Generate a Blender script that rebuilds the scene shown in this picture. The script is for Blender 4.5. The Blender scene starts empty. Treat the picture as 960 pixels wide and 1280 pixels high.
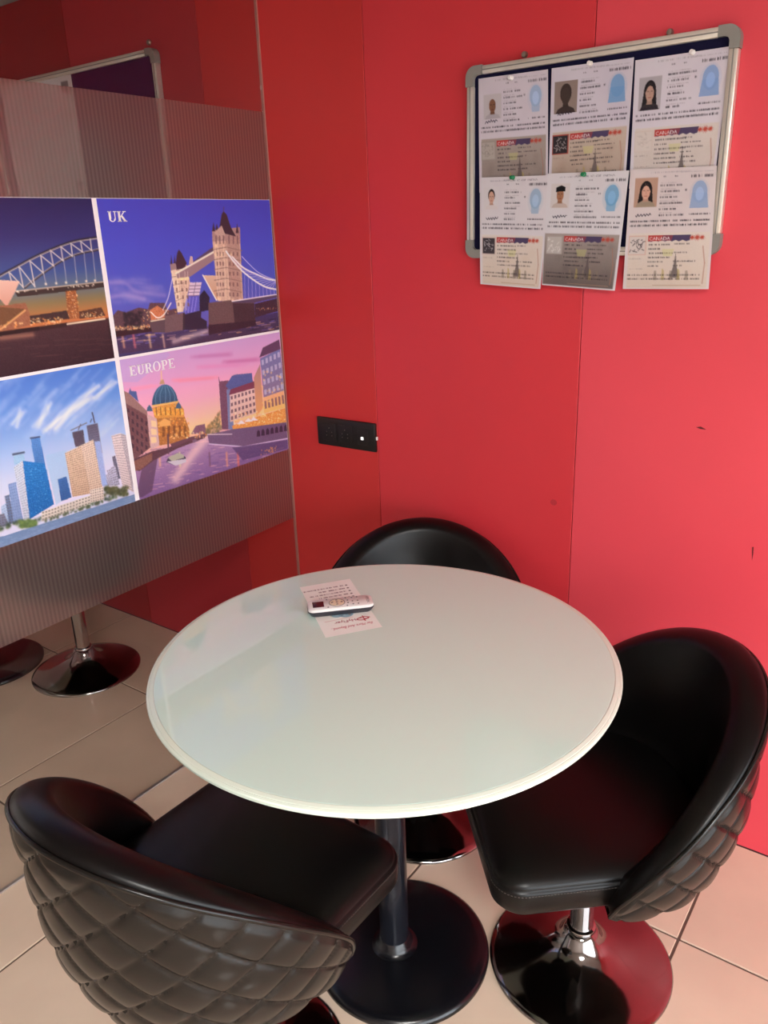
import bpy, bmesh, math, random
import numpy as np
from mathutils import Matrix, Vector

# ------------------------------------------------------------------ camera
SC = bpy.context.scene
COL = SC.collection
F_PX = 995.0
YAW, PIT, ROLL = -0.63443802, 0.34118397, 0.03603407
CAM = np.array([0.0, 0.0, 1.5])


def cam_axes():
    fw = np.array([math.sin(YAW) * math.cos(PIT), math.cos(YAW) * math.cos(PIT), -math.sin(PIT)])
    rt = np.array([math.cos(YAW), -math.sin(YAW), 0.0])
    dn = np.cross(fw, rt)
    c, s = math.cos(ROLL), math.sin(ROLL)
    return c * rt + s * dn, -s * rt + c * dn, fw


RT, DN, FW = cam_axes()
cd = bpy.data.cameras.new('camera')
cam = bpy.data.objects.new('camera', cd)
COL.objects.link(cam)
cam.matrix_world = Matrix(((RT[0], -DN[0], -FW[0], CAM[0]), (RT[1], -DN[1], -FW[1], CAM[1]),
                           (RT[2], -DN[2], -FW[2], CAM[2]), (0, 0, 0, 1)))
cd.sensor_fit = 'VERTICAL'
cd.sensor_height = 24.0
cd.lens = F_PX / 1280.0 * 24.0
cd.clip_start = 0.02
SC.camera = cam

# ------------------------------------------------------------------ world (overcast daylight outside the shopfront)
W = bpy.data.worlds.new('world')
SC.world = W
W.use_nodes = True
bg = W.node_tree.nodes['Background']
bg.inputs['Color'].default_value = (0.86, 0.93, 1.0, 1)
bg.inputs['Strength'].default_value = 8.2
SC.view_settings.view_transform = 'Standard'
SC.view_settings.look = 'None'
SC.view_settings.exposure = 0.12
SC.view_settings.gamma = 1.0
SC.view_settings.use_curve_mapping = False

# room limits (metres)
WALL_Y = 1.809      # red panel wall
FRONT_Y = -2.7     # shopfront behind the camera
LEFT_X = -4.3
RIGHT_X = 2.2
CEIL_Z = 2.265
GLASS_X = -1.695


# ------------------------------------------------------------------ helpers
def s2l(c):
    c = np.asarray(c, float) / 255.0
    return np.where(c <= 0.04045, c / 12.92, ((c + 0.055) / 1.055) ** 2.4)


def mat(name, rgb, rough=0.5, metal=0.0, spec=0.5, coat=0.0, lin=False, bump=None, vary=0.0, vscale=8.0, sheen=0.0):
    m = bpy.data.materials.new(name)
    m.use_nodes = True
    nt = m.node_tree
    b = nt.nodes['Principled BSDF']
    col = np.asarray(rgb, float) if lin else s2l(rgb)
    b.inputs['Base Color'].default_value = (*col, 1)
    b.inputs['Roughness'].default_value = rough
    b.inputs['Metallic'].default_value = metal
    b.inputs['Specular IOR Level'].default_value = spec
    b.inputs['Coat Weight'].default_value = coat
    b.inputs['Coat Roughness'].default_value = 0.06
    tc = nt.nodes.new('ShaderNodeTexCoord')
    if vary:
        n = nt.nodes.new('ShaderNodeTexNoise')
        n.inputs['Scale'].default_value = vscale
        n.inputs['Detail'].default_value = 5
        r = nt.nodes.new('ShaderNodeValToRGB')
        r.color_ramp.elements[0].position = 0.3
        r.color_ramp.elements[1].position = 0.7
        r.color_ramp.elements[0].color = (*(col * (1 - vary)), 1)
        r.color_ramp.elements[1].color = (*np.minimum(col * (1 + vary), 1), 1)
        nt.links.new(tc.outputs['Object'], n.inputs['Vector'])
        nt.links.new(n.outputs['Fac'], r.inputs['Fac'])
        nt.links.new(r.outputs['Color'], b.inputs['Base Color'])
    if bump:
        sc, st, dist = bump
        n = nt.nodes.new('ShaderNodeTexNoise')
        n.inputs['Scale'].default_value = sc
        n.inputs['Detail'].default_value = 3
        bp = nt.nodes.new('ShaderNodeBump')
        bp.inputs['Strength'].default_value = st
        bp.inputs['Distance'].default_value = dist
        nt.links.new(tc.outputs['Object'], n.inputs['Vector'])
        nt.links.new(n.outputs['Fac'], bp.inputs['Height'])
        nt.links.new(bp.outputs['Normal'], b.inputs['Normal'])
    return m


def mk(name, V, Fc, m, parent=None, smooth=False, sharp=None):
    me = bpy.data.meshes.new(name)
    me.from_pydata([tuple(map(float, v)) for v in V], [], [tuple(map(int, f)) for f in Fc])
    me.update()
    if smooth:
        me.polygons.foreach_set('use_smooth', [True] * len(me.polygons))
        if sharp:
            me.set_sharp_from_angle(angle=math.radians(sharp))
    if m is not None:
        me.materials.append(m)
    o = bpy.data.objects.new(name, me)
    COL.objects.link(o)
    if parent is not None:
        o.parent = parent
    return o


def tag(o, label=None, cat=None, group=None, kind=None):
    for k, v in (('label', label), ('category', cat), ('group', group), ('kind', kind)):
        if v:
            o[k] = v
    return o


def empty(name, loc=(0, 0, 0), rz=0.0, **kw):
    o = bpy.data.objects.new(name, None)
    o.location = loc
    o.rotation_euler = (0, 0, rz)
    o.empty_display_size = 0.05
    COL.objects.link(o)
    return tag(o, **kw)


def box_data(lo, hi, bev=0.0, seg=2):
    bm = bmesh.new()
    bmesh.ops.create_cube(bm, size=1.0)
    lo, hi = Vector(lo), Vector(hi)
    for v in bm.verts:
        v.co = Vector(((lo[i] + hi[i]) / 2 + v.co[i] * (hi[i] - lo[i]) for i in range(3)))
    if bev:
        bmesh.ops.bevel(bm, geom=bm.edges[:], offset=bev, segments=seg, affect='EDGES', profile=0.5)
    bm.verts.index_update()
    V = [tuple(v.co) for v in bm.verts]
    Fc = [[v.index for v in f.verts] for f in bm.faces]
    bm.free()
    return V, Fc


def box(name, lo, hi, m, parent=None, bev=0.0, seg=2, smooth=None):
    V, Fc = box_data(lo, hi, bev, seg)
    return mk(name, V, Fc, m, parent, smooth=bool(bev) if smooth is None else smooth, sharp=35)


def join(parts):
    V, Fc = [], []
    for v, f in parts:
        n = len(V)
        V += list(v)
        Fc += [[i + n for i in q] for q in f]
    return V, Fc


def lathe_data(prof, n=64, c=(0, 0, 0)):
    V, Fc, rows = [], [], []
    for r, z in prof:
        if r < 1e-6:
            rows.append([len(V)])
            V.append((c[0], c[1], c[2] + z))
        else:
            rows.append(list(range(len(V), len(V) + n)))
            V += [(c[0] + r * math.cos(2 * math.pi * k / n), c[1] + r * math.sin(2 * math.pi * k / n), c[2] + z) for k in range(n)]
    for a, b in zip(rows, rows[1:]):
        for k in range(n):
            k2 = (k + 1) % n
            if len(a) == 1:
                Fc.append((a[0], b[k2], b[k]))
            elif len(b) == 1:
                Fc.append((a[k], a[k2], b[0]))
            else:
                Fc.append((a[k], a[k2], b[k2], b[k]))
    return V, Fc


def lathe(name, prof, m, parent=None, n=64, c=(0, 0, 0), sharp=40):
    V, Fc = lathe_data(prof, n, c)
    return mk(name, V, Fc, m, parent, smooth=True, sharp=sharp)


def tube_data(P, r, n=8, closed=False):
    P = [Vector(p) for p in P]
    V, Fc = [], []
    N = len(P)
    for i, p in enumerate(P):
        if closed:
            t = P[(i + 1) % N] - P[i - 1]
        else:
            t = P[min(i + 1, N - 1)] - P[max(i - 1, 0)]
        t.normalize()
        up = Vector((0, 0, 1)) if abs(t.z) < 0.95 else Vector((1, 0, 0))
        a = t.cross(up).normalized()
        b = t.cross(a)
        rr = r[i] if hasattr(r, '__len__') else r
        V += [tuple(p + rr * (math.cos(2 * math.pi * k / n) * a + math.sin(2 * math.pi * k / n) * b)) for k in range(n)]
    for i in range(N if closed else N - 1):
        j = (i + 1) % N
        for k in range(n):
            k2 = (k + 1) % n
            Fc.append((i * n + k, i * n + k2, j * n + k2, j * n + k))
    if not closed:
        Fc.append(tuple(range(n))[::-1])
        Fc.append(tuple(range((N - 1) * n, N * n)))
    return V, Fc


def tube(name, P, r, m, parent=None, n=8, closed=False):
    V, Fc = tube_data(P, r, n, closed)
    return mk(name, V, Fc, m, parent, smooth=True, sharp=60)


def copy_tree(o, parent=None):
    c = o.copy()
    COL.objects.link(c)
    c.parent = parent
    for ch in [x for x in o.children]:
        copy_tree(ch, c)
    return c


def px_ray(x, y):
    return RT * (x - 480) + DN * (y - 640) + FW * F_PX


def px_on_x(x, y, X):
    r = px_ray(x, y)
    return CAM + r * (X / r[0])


def px_on_y(x, y, Y):
    r = px_ray(x, y)
    return CAM + r * (Y / r[1])


# ------------------------------------------------------------------ materials
M = {}
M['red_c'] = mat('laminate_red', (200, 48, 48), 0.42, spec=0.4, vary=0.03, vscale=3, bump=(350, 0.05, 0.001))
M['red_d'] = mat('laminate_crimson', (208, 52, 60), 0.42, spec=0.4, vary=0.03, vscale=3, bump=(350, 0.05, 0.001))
M['red_e'] = mat('laminate_red_sheen', (221, 70, 82), 0.42, spec=0.4, vary=0.03, vscale=3, bump=(350, 0.05, 0.001))  # paler, pinker red: the sheen at this angle painted into the colour
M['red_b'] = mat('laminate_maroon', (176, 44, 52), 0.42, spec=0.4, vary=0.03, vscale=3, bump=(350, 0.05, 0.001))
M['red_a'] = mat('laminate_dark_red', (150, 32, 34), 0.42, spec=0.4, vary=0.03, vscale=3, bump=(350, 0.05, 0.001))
M['groove'] = mat('wall_core', (70, 14, 16), 0.8)
M['plaster'] = mat('plaster', (205, 200, 194), 0.85, vary=0.04, vscale=2)
M['ceiling'] = mat('ceiling_paint', (168, 165, 162), 0.9, vary=0.03, vscale=2)
M['tile'] = mat('floor_tile', (220, 197, 174), 0.11, spec=0.45, vary=0.06, vscale=5)
M['grout'] = mat('tile_grout', (112, 92, 82), 0.9)
M['pave'] = mat('outdoor_paving', (170, 165, 158), 0.9, vary=0.1, vscale=2)
M['leather'] = mat('black_leather', (21, 18, 16), 0.26, spec=0.34, bump=(420, 0.12, 0.0006))
M['leather_seat'] = mat('black_seat_leather', (9, 7, 7), 0.34, spec=0.28, bump=(420, 0.12, 0.0006))
M['thread'] = mat('black_thread', (66, 60, 56), 0.6)
M['chrome'] = mat('chrome', (178, 174, 172), 0.09, metal=1.0)
M['dark_chrome'] = mat('smoked_chrome', (150, 144, 142), 0.1, metal=1.0, vary=0.05, vscale=12)
M['black_steel'] = mat('black_powder_steel', (13, 13, 17), 0.24, spec=0.5, bump=(500, 0.08, 0.0006))
M['steel_column'] = mat('dark_steel_column', (34, 36, 44), 0.22, metal=0.5)
M['table_glass'] = mat('back_painted_glass', (214, 239, 227), 0.0, spec=0.8)
M['table_edge'] = mat('polished_glass_edge', (222, 232, 216), 0.12, spec=0.6)
M['alu'] = mat('brushed_aluminium', (224, 217, 206), 0.34, metal=0.6, bump=(900, 0.05, 0.0004))
M['cap'] = mat('grey_plastic', (134, 130, 124), 0.5)
M['felt'] = mat('navy_felt', (22, 20, 48), 0.95, spec=0.1, bump=(800, 0.4, 0.001))
M['felt_purple'] = mat('purple_felt', (52, 22, 66), 0.95, spec=0.1, bump=(800, 0.4, 0.001))
M['black_plastic'] = mat('black_plastic', (17, 13, 13), 0.45)
M['hole'] = mat('socket_hole', (6, 5, 5), 0.7)
M['brass'] = mat('dull_pin_metal', (150, 140, 130), 0.35, metal=0.8)
M['white_plastic'] = mat('white_plastic', (232, 226, 222), 0.35)
M['green_plastic'] = mat('green_plastic', (28, 122, 78), 0.35)
M['grey_paint'] = mat('grey_print', (120, 112, 110), 0.5)
M['paper'] = mat('white_paper', (226, 218, 218), 0.8, spec=0.2, vary=0.03, vscale=20)
M['print_white'] = mat('white_print', (250, 249, 250), 0.35)
M['dark_window'] = mat('dark_red_window', (74, 36, 40), 0.2)
M['remote_grey'] = mat('dark_grey_plastic', (52, 50, 58), 0.4)
M['cream_plastic'] = mat('cream_plastic', (236, 216, 186), 0.4)
M['scratch'] = mat('scratch', (84, 14, 18), 0.9)
M['stain'] = mat('stain', (176, 38, 48), 0.6)
M['sealant'] = mat('clear_sealant', (176, 116, 108), 0.3)
M['silver_strip'] = mat('silver_strip', (190, 184, 182), 0.35, metal=0.6)


def glass_mat():
    m = bpy.data.materials.new('partition_glass')
    m.use_nodes = True
    nt = m.node_tree
    nt.nodes.remove(nt.nodes['Principled BSDF'])
    out = nt.nodes['Material Output']
    tr = nt.nodes.new('ShaderNodeBsdfTransparent')
    tr.inputs['Color'].default_value = (0.96, 0.955, 0.95, 1)
    gl = nt.nodes.new('ShaderNodeBsdfGlossy')
    gl.inputs['Roughness'].default_value = 0.01
    lw = nt.nodes.new('ShaderNodeLayerWeight')        # symmetric facing term -> Schlick reflectance
    lw.inputs['Blend'].default_value = 0.5
    pw = nt.nodes.new('ShaderNodeMath'); pw.operation = 'POWER'; pw.inputs[1].default_value = 5.0
    fr = nt.nodes.new('ShaderNodeMath'); fr.operation = 'MULTIPLY_ADD'; fr.inputs[1].default_value = 0.9; fr.inputs[2].default_value = 0.03
    nt.links.new(lw.outputs['Facing'], pw.inputs[0])
    nt.links.new(pw.outputs[0], fr.inputs[0])
    mx = nt.nodes.new('ShaderNodeMixShader')
    nt.links.new(fr.outputs[0], mx.inputs[0])
    nt.links.new(tr.outputs[0], mx.inputs[1])
    nt.links.new(gl.outputs[0], mx.inputs[2])
    nt.links.new(mx.outputs[0], out.inputs['Surface'])
    return m


def film_mat():
    m = bpy.data.materials.new('ribbed_film')
    m.use_nodes = True
    nt = m.node_tree
    b = nt.nodes['Principled BSDF']
    out = nt.nodes['Material Output']
    tc = nt.nodes.new('ShaderNodeTexCoord')
    sx = nt.nodes.new('ShaderNodeSeparateXYZ')
    mul = nt.nodes.new('ShaderNodeMath'); mul.operation = 'MULTIPLY'; mul.inputs[1].default_value = 2 * math.pi / 0.0105
    sn = nt.nodes.new('ShaderNodeMath'); sn.operation = 'SINE'
    mr = nt.nodes.new('ShaderNodeMapRange')
    mr.inputs['From Min'].default_value = -0.6
    mr.inputs['From Max'].default_value = 0.6
    mr.inputs['To Min'].default_value = 0.46
    mr.inputs['To Max'].default_value = 0.61
    nt.links.new(tc.outputs['Object'], sx.inputs[0])
    nt.links.new(sx.outputs['Y'], mul.inputs[0])
    nt.links.new(mul.outputs[0], sn.inputs[0])
    nt.links.new(sn.outputs[0], mr.inputs['Value'])
    b.inputs['Base Color'].default_value = (*s2l((172, 162, 156)), 1)
    b.inputs['Roughness'].default_value = 0.28
    b.inputs['Metallic'].default_value = 0.8
    tr = nt.nodes.new('ShaderNodeBsdfTransparent')
    tr.inputs['Color'].default_value = (0.86, 0.82, 0.80, 1)
    mx = nt.nodes.new('ShaderNodeMixShader')
    nt.links.new(mr.outputs[0], mx.inputs[0])
    nt.links.new(tr.outputs[0], mx.inputs[1])
    nt.links.new(b.outputs[0], mx.inputs[2])
    nt.links.new(mx.outputs[0], out.inputs['Surface'])
    return m


def print_mat(name, rough=0.4, spec=0.4):
    m = bpy.data.materials.new(name)
    m.use_nodes = True
    nt = m.node_tree
    b = nt.nodes['Principled BSDF']
    a = nt.nodes.new('ShaderNodeVertexColor')
    a.layer_name = 'ink'
    nt.links.new(a.outputs['Color'], b.inputs['Base Color'])
    b.inputs['Roughness'].default_value = rough
    b.inputs['Specular IOR Level'].default_value = spec
    return m


M['glass'] = glass_mat()
M['film'] = film_mat()
M['ink_gloss'] = print_mat('printed_vinyl', 0.35, 0.35)
M['ink_matt'] = print_mat('printed_paper', 0.75, 0.2)

# ------------------------------------------------------------------ room shell
# floor with single tiles
floor = box('floor', (LEFT_X, FRONT_Y, -0.06), (RIGHT_X, WALL_Y, -0.0032), M['grout'])
tag(floor, kind='structure')
TS = 0.595
xj = [-0.295 + TS * k for k in range(-8, 7)]
yj = [1.441 + TS * k for k in range(-9, 3)]
tile_cache = {}
for i in range(len(xj) - 1):
    for j in range(len(yj) - 1):
        x0, x1 = max(xj[i], LEFT_X), min(xj[i + 1], RIGHT_X)
        y0, y1 = max(yj[j], FRONT_Y), min(yj[j + 1], WALL_Y)
        if x1 - x0 < 0.02 or y1 - y0 < 0.02:
            continue
        w, h = round(x1 - x0 - 0.006, 4), round(y1 - y0 - 0.006, 4)
        key = (w, h)
        if key not in tile_cache:
            o = box('tile', (-w / 2, -h / 2, -0.02), (w / 2, h / 2, 0), M['tile'], floor, bev=0.0012, seg=1)
            tile_cache[key] = o.data
        else:
            o = bpy.data.objects.new('tile', tile_cache[key])
            COL.objects.link(o)
            o.parent = floor
        o.location = ((x0 + x1) / 2, (y0 + y1) / 2, 0)

ceiling = box('ceiling', (LEFT_X - 0.1, FRONT_Y - 0.1, CEIL_Z), (RIGHT_X + 0.1, WALL_Y + 0.1, CEIL_Z + 0.08), M['ceiling'])
tag(ceiling, kind='structure')

wall_back = box('wall_back', (LEFT_X - 0.1, WALL_Y + 0.0125, -0.06), (RIGHT_X + 0.1, WALL_Y + 0.1, CEIL_Z), M['groove'])
tag(wall_back, kind='structure')
seams = [-4.3, -3.75, -3.148, -2.545, -1.930, -1.344, -0.739, -0.135, 0.468, 1.07, 1.67, 2.2]
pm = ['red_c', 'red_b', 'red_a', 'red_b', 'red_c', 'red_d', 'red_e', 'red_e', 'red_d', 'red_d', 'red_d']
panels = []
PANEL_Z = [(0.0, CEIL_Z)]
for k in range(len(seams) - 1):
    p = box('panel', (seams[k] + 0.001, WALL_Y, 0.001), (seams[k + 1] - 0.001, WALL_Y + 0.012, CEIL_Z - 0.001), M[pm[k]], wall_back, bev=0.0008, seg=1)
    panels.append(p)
# two gouges and a stain on the laminate
for pts in ([(870, 534), (876, 533.2), (883, 537), (876, 536.4)], [(940.2, 684), (942, 683.5), (941.6, 692), (940, 701)]):
    q = [px_on_y(*p, WALL_Y - 0.0006) for p in pts]
    mk('scratch', q, [(0, 1, 2, 3)], M['scratch'], panels[6])
c = px_on_y(692, 628, WALL_Y - 0.0005)
mk('stain', [(c[0] + 0.009 * math.cos(a), c[1], c[2] + 0.008 * math.sin(a)) for a in np.linspace(0, 2 * math.pi, 20)[:-1]], [tuple(range(19))], M['stain'], panels[5])

wl = box('wall_left', (LEFT_X - 0.1, FRONT_Y, -0.06), (LEFT_X, WALL_Y, CEIL_Z), M['plaster'])
tag(wl, kind='structure')
# right wall with the shopfront opening (outside the frame)
OPY0, OPY1, OPZ = -2.45, 1.25, 1.85
parts = [box_data((RIGHT_X, FRONT_Y, -0.06), (RIGHT_X + 0.1, OPY0, CEIL_Z)),
         box_data((RIGHT_X, OPY1, -0.06), (RIGHT_X + 0.1, WALL_Y, CEIL_Z)),
         box_data((RIGHT_X, OPY0, OPZ), (RIGHT_X + 0.1, OPY1, CEIL_Z))]
wr = mk('wall_right', *join(parts), M['plaster'])
tag(wr, kind='structure')
wf = box('wall_front', (LEFT_X - 0.1, FRONT_Y - 0.1, -0.06), (RIGHT_X + 0.1, FRONT_Y, CEIL_Z), M['plaster'])
tag(wf, kind='structure')
shop = empty('window_1', (0, 0, 0), kind='structure')
NP = 3
GX = RIGHT_X + 0.05
for y in np.linspace(OPY0 + 0.02, OPY1 - 0.02, NP + 1):
    box('window_frame', (GX - 0.02, y - 0.02, 0.0), (GX + 0.02, y + 0.02, OPZ), M['silver_strip'], shop)
for k in range(NP):
    st = (OPY1 - OPY0 - 0.04) / NP
    y0, y1 = OPY0 + 0.04 + k * st, OPY0 + st * (k + 1)
    mk('pane', [(GX, y0, 0.0), (GX, y1, 0.0), (GX, y1, OPZ), (GX, y0, OPZ)], [(0, 1, 2, 3)], M['glass'], shop)
pave = box('trim_pavement', (RIGHT_X + 0.1, -16, -0.2), (18, 16, -0.06), M['pave'])
tag(pave, kind='structure')
pave.name = 'ground'

# ------------------------------------------------------------------ glass partition
gp = empty('glass_partition', (GLASS_X, 0, 0), label='floor to ceiling glass partition with a band of ribbed grey film', cat='partition')
GY0 = -0.95
box('glass_pane', (-0.004, GY0, 0.0055), (0.004, WALL_Y - 0.006, CEIL_Z - 0.002), M['glass'], gp)
film = mk('frosted_film', [(0.0048, GY0, 0.618), (0.0048, WALL_Y - 0.012, 0.622), (0.0048, WALL_Y - 0.012, 1.817), (0.0048, GY0, 1.817)], [(0, 1, 2, 3)], M['film'], gp)
film['label'] = 'ribbed translucent grey film band'
box('wall_channel', (-0.0035, WALL_Y - 0.0045, 0.0), (0.0052, WALL_Y - 0.0005, CEIL_Z - 0.002), M['sealant'], gp)
box('floor_channel', (-0.0045, GY0, 0.0005), (0.0045, WALL_Y - 0.008, 0.005), M['silver_strip'], gp)
box('end_strip', (-0.007, GY0 - 0.008, 0.0), (0.007, GY0, CEIL_Z - 0.002), M['silver_strip'], gp)

# ------------------------------------------------------------------ printed sheets: ink colours painted per vertex
class Canvas:
    """small painter; coordinates 0..w, 0..h (y down) in output samples"""
    SS = 2

    def __init__(self, w, h, rgb=(255, 255, 255), seed=1):
        self.w, self.h = w, h
        self.a = np.empty((h * self.SS, w * self.SS, 3), float)
        self.a[:] = rgb
        self.rs = np.random.RandomState(seed)
        self.T = None                     # optional transform of incoming points

    def tp(self, pts):
        pts = [self.T(*p) for p in pts] if self.T else pts
        return np.asarray(pts, float) * self.SS

    def _put(self, x0, y0, mask, rgb, alpha):
        sub = self.a[y0:y0 + mask.shape[0], x0:x0 + mask.shape[1]]
        k = (mask * alpha)[..., None]
        sub[:] = sub * (1 - k) + np.asarray(rgb, float) * k

    def _bb(self, P, pad=0):
        x0 = int(max(0, math.floor(P[:, 0].min() - pad)))
        y0 = int(max(0, math.floor(P[:, 1].min() - pad)))
        x1 = int(min(self.a.shape[1], math.ceil(P[:, 0].max() + pad) + 1))
        y1 = int(min(self.a.shape[0], math.ceil(P[:, 1].max() + pad) + 1))
        return x0, y0, x1, y1

    def mask(self, P):
        x0, y0, x1, y1 = self._bb(P)
        if x1 <= x0 or y1 <= y0:
            return None
        X, Y = np.meshgrid(np.arange(x0, x1) + 0.5, np.arange(y0, y1) + 0.5)
        ins = np.zeros(X.shape, bool)
        n = len(P)
        for i in range(n):
            ax, ay = P[i]
            bx, by = P[(i + 1) % n]
            if ay == by:
                continue
            c = ((ay > Y) != (by > Y)) & (X < (bx - ax) * (Y - ay) / (by - ay) + ax)
            ins ^= c
        return x0, y0, ins.astype(float)

    def fill(self, pts, rgb, alpha=1.0, grad=None, noise=0.0):
        """grad: second colour reached at the lowest point of the polygon"""
        r = self.mask(self.tp(pts))
        if r is None:
            return
        x0, y0, m = r
        col = np.empty(m.shape + (3,))
        col[:] = rgb
        if grad is not None:
            t = np.linspace(0, 1, m.shape[0])[:, None, None]
            col = col * (1 - t) + np.asarray(grad, float) * t
        if noise:
            col = col + self.rs.randn(*m.shape)[..., None] * noise
        self._put(x0, y0, m, col, alpha)

    def line(self, pts, wd, rgb, alpha=1.0):
        P = self.tp(pts)
        wd = wd * self.SS
        for a, b in zip(P, P[1:]):
            S = np.stack([a, b])
            x0, y0, x1, y1 = self._bb(S, wd + 1)
            if x1 <= x0 or y1 <= y0:
                continue
            X, Y = np.meshgrid(np.arange(x0, x1) + 0.5, np.arange(y0, y1) + 0.5)
            d = b - a
            L = max(d @ d, 1e-9)
            t = np.clip(((X - a[0]) * d[0] + (Y - a[1]) * d[1]) / L, 0, 1)
            D = np.hypot(X - a[0] - t * d[0], Y - a[1] - t * d[1])
            self._put(x0, y0, np.clip(wd / 2 + 0.5 - D, 0, 1), rgb, alpha)

    def haze(self, pts, wd, rgb, alpha):
        """soft-edged stroke"""
        P = self.tp(pts)
        wd = wd * self.SS
        x0, y0, x1, y1 = self._bb(P, wd * 2)
        if x1 <= x0 or y1 <= y0:
            return
        X, Y = np.meshgrid(np.arange(x0, x1) + 0.5, np.arange(y0, y1) + 0.5)
        D = np.full(X.shape, 1e9)
        for p, q in zip(P, P[1:]):
            d = q - p
            t = np.clip(((X - p[0]) * d[0] + (Y - p[1]) * d[1]) / max(d @ d, 1e-9), 0, 1)
            D = np.minimum(D, np.hypot(X - p[0] - t * d[0], Y - p[1] - t * d[1]))
        self._put(x0, y0, np.exp(-(D / wd) ** 2 * 1.6), rgb, alpha)

    def dot(self, p, r, rgb, alpha=1.0, soft=False):
        P = self.tp([p])
        r = r * self.SS
        x0, y0, x1, y1 = self._bb(P, r * (2 if soft else 1) + 1)
        if x1 <= x0 or y1 <= y0:
            return
        X, Y = np.meshgrid(np.arange(x0, x1) + 0.5, np.arange(y0, y1) + 0.5)
        D = np.hypot(X - P[0, 0], Y - P[0, 1])
        m = np.exp(-(D / r) ** 2 * 2) if soft else np.clip(r + 0.5 - D, 0, 1)
        self._put(x0, y0, m, rgb, alpha)

    def sky(self, stops, x0=0, y0=0, x1=None, y1=None):
        """vertical gradient, stops in canvas rows (0..1)"""
        H = self.a.shape[0]
        t = np.linspace(0, 1, H)
        ps = [s[0] for s in stops]
        for c in range(3):
            self.a[:, :, c] = np.interp(t, ps, [s[1][c] for s in stops])[:, None]

    def out(self):
        s = self.SS
        b = self.a.reshape(self.h, s, self.w, s, 3).mean((1, 3))
        return np.clip(b, 0, 255)


def sheet(name, img, fn, m, parent=None, gain=1.0):
    """img rows x cols x 3 (sRGB); fn(u, v) -> position arrays; returns the printed mesh"""
    h, w = img.shape[:2]
    U, Vv = np.meshgrid((np.arange(w)) / (w - 1.0), (np.arange(h)) / (h - 1.0))
    co = np.stack(fn(U.ravel(), Vv.ravel()), 1)
    idx = np.arange(w * h).reshape(h, w)
    q = np.stack([idx[:-1, :-1], idx[1:, :-1], idx[1:, 1:], idx[:-1, 1:]], -1).reshape(-1, 4)
    me = bpy.data.meshes.new(name)
    me.vertices.add(len(co))
    me.vertices.foreach_set('co', co.astype(np.float32).ravel())
    me.loops.add(q.size)
    me.loops.foreach_set('vertex_index', q.astype(np.int32).ravel())
    me.polygons.add(len(q))
    me.polygons.foreach_set('loop_start', np.arange(0, q.size, 4, dtype=np.int32))
    me.update(calc_edges=True)
    me.polygons.foreach_set('use_smooth', np.ones(len(q), bool))
    at = me.color_attributes.new('ink', 'FLOAT_COLOR', 'POINT')
    rgba = np.ones((w * h, 4), np.float32)
    rgba[:, :3] = np.clip(s2l(img).reshape(-1, 3) * gain, 0, 0.92)
    at.data.foreach_set('color', rgba.ravel())
    me.materials.append(m)
    o = bpy.data.objects.new(name, me)
    COL.objects.link(o)
    if parent is not None:
        o.parent = parent
    return o


def bez(p, n=14):
    """smooth polyline through points (Catmull-Rom)"""
    p = [np.array(q, float) for q in p]
    p = [2 * p[0] - p[1]] + p + [2 * p[-1] - p[-2]]
    o = []
    for i in range(1, len(p) - 2):
        for k in range(n):
            t = k / n
            a, b, c, d = p[i - 1:i + 3]
            o.append(0.5 * (2 * b + (c - a) * t + (2 * a - 5 * b + 4 * c - d) * t * t + (3 * b - a - 3 * c + d) * t ** 3))
    o.append(p[-2])
    return o


# ------------------------------------------------------------------ city poster on the glass: four photographs with white gaps
PX = GLASS_X + 0.0062
PW, PH = 0.578, 0.364
cityp = empty('city_poster', (PX, 1.21, 0.855), label='printed vinyl poster of four city photographs with white dividing lines on the glass', cat='poster')
Y_R0, Y_L0, Z_T1, Z_B1 = 1.2175, 0.6265, 1.5895, 1.2185     # right column start, left column start, row tops
box('poster_backing', (-0.0008, 0.62 - 1.21, 0.0), (0.0004, 1.7965 - 1.21, 1.5905 - 0.855), M['print_white'], cityp)


def mapper(zx, zy, sc, y0, ztop, W_, H_):
    """points given in measured picture coordinates -> sheet coordinates"""
    def T(x, y):
        p = px_on_x(zx + x / sc, zy + y / sc, PX)
        return (p[1] - y0) / PW * W_, (ztop - p[2]) / PH * H_
    return T


def put_pic(cv, y0, ztop, gain):
    def fn(u, v):
        return np.full_like(u, 0.0009), y0 - 1.21 + u * PW, ztop - 0.855 - v * PH
    return sheet('city_photograph', cv.out(), fn, M['ink_gloss'], cityp, gain)


GAIN = 1.18
W_, H_ = 300, 196


def lights(cv, n, x0, x1, y0, y1, r=(0.6, 1.3), cols=((255, 214, 140), (255, 236, 190), (250, 160, 80)), alpha=0.9, slope=0.0):
    for _ in range(n):
        x = cv.rs.uniform(x0, x1)
        y = cv.rs.uniform(y0, y1) + slope * (x - x0)
        cv.dot((x, y), cv.rs.uniform(*r), cols[cv.rs.randint(len(cols))], alpha, soft=True)


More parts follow.
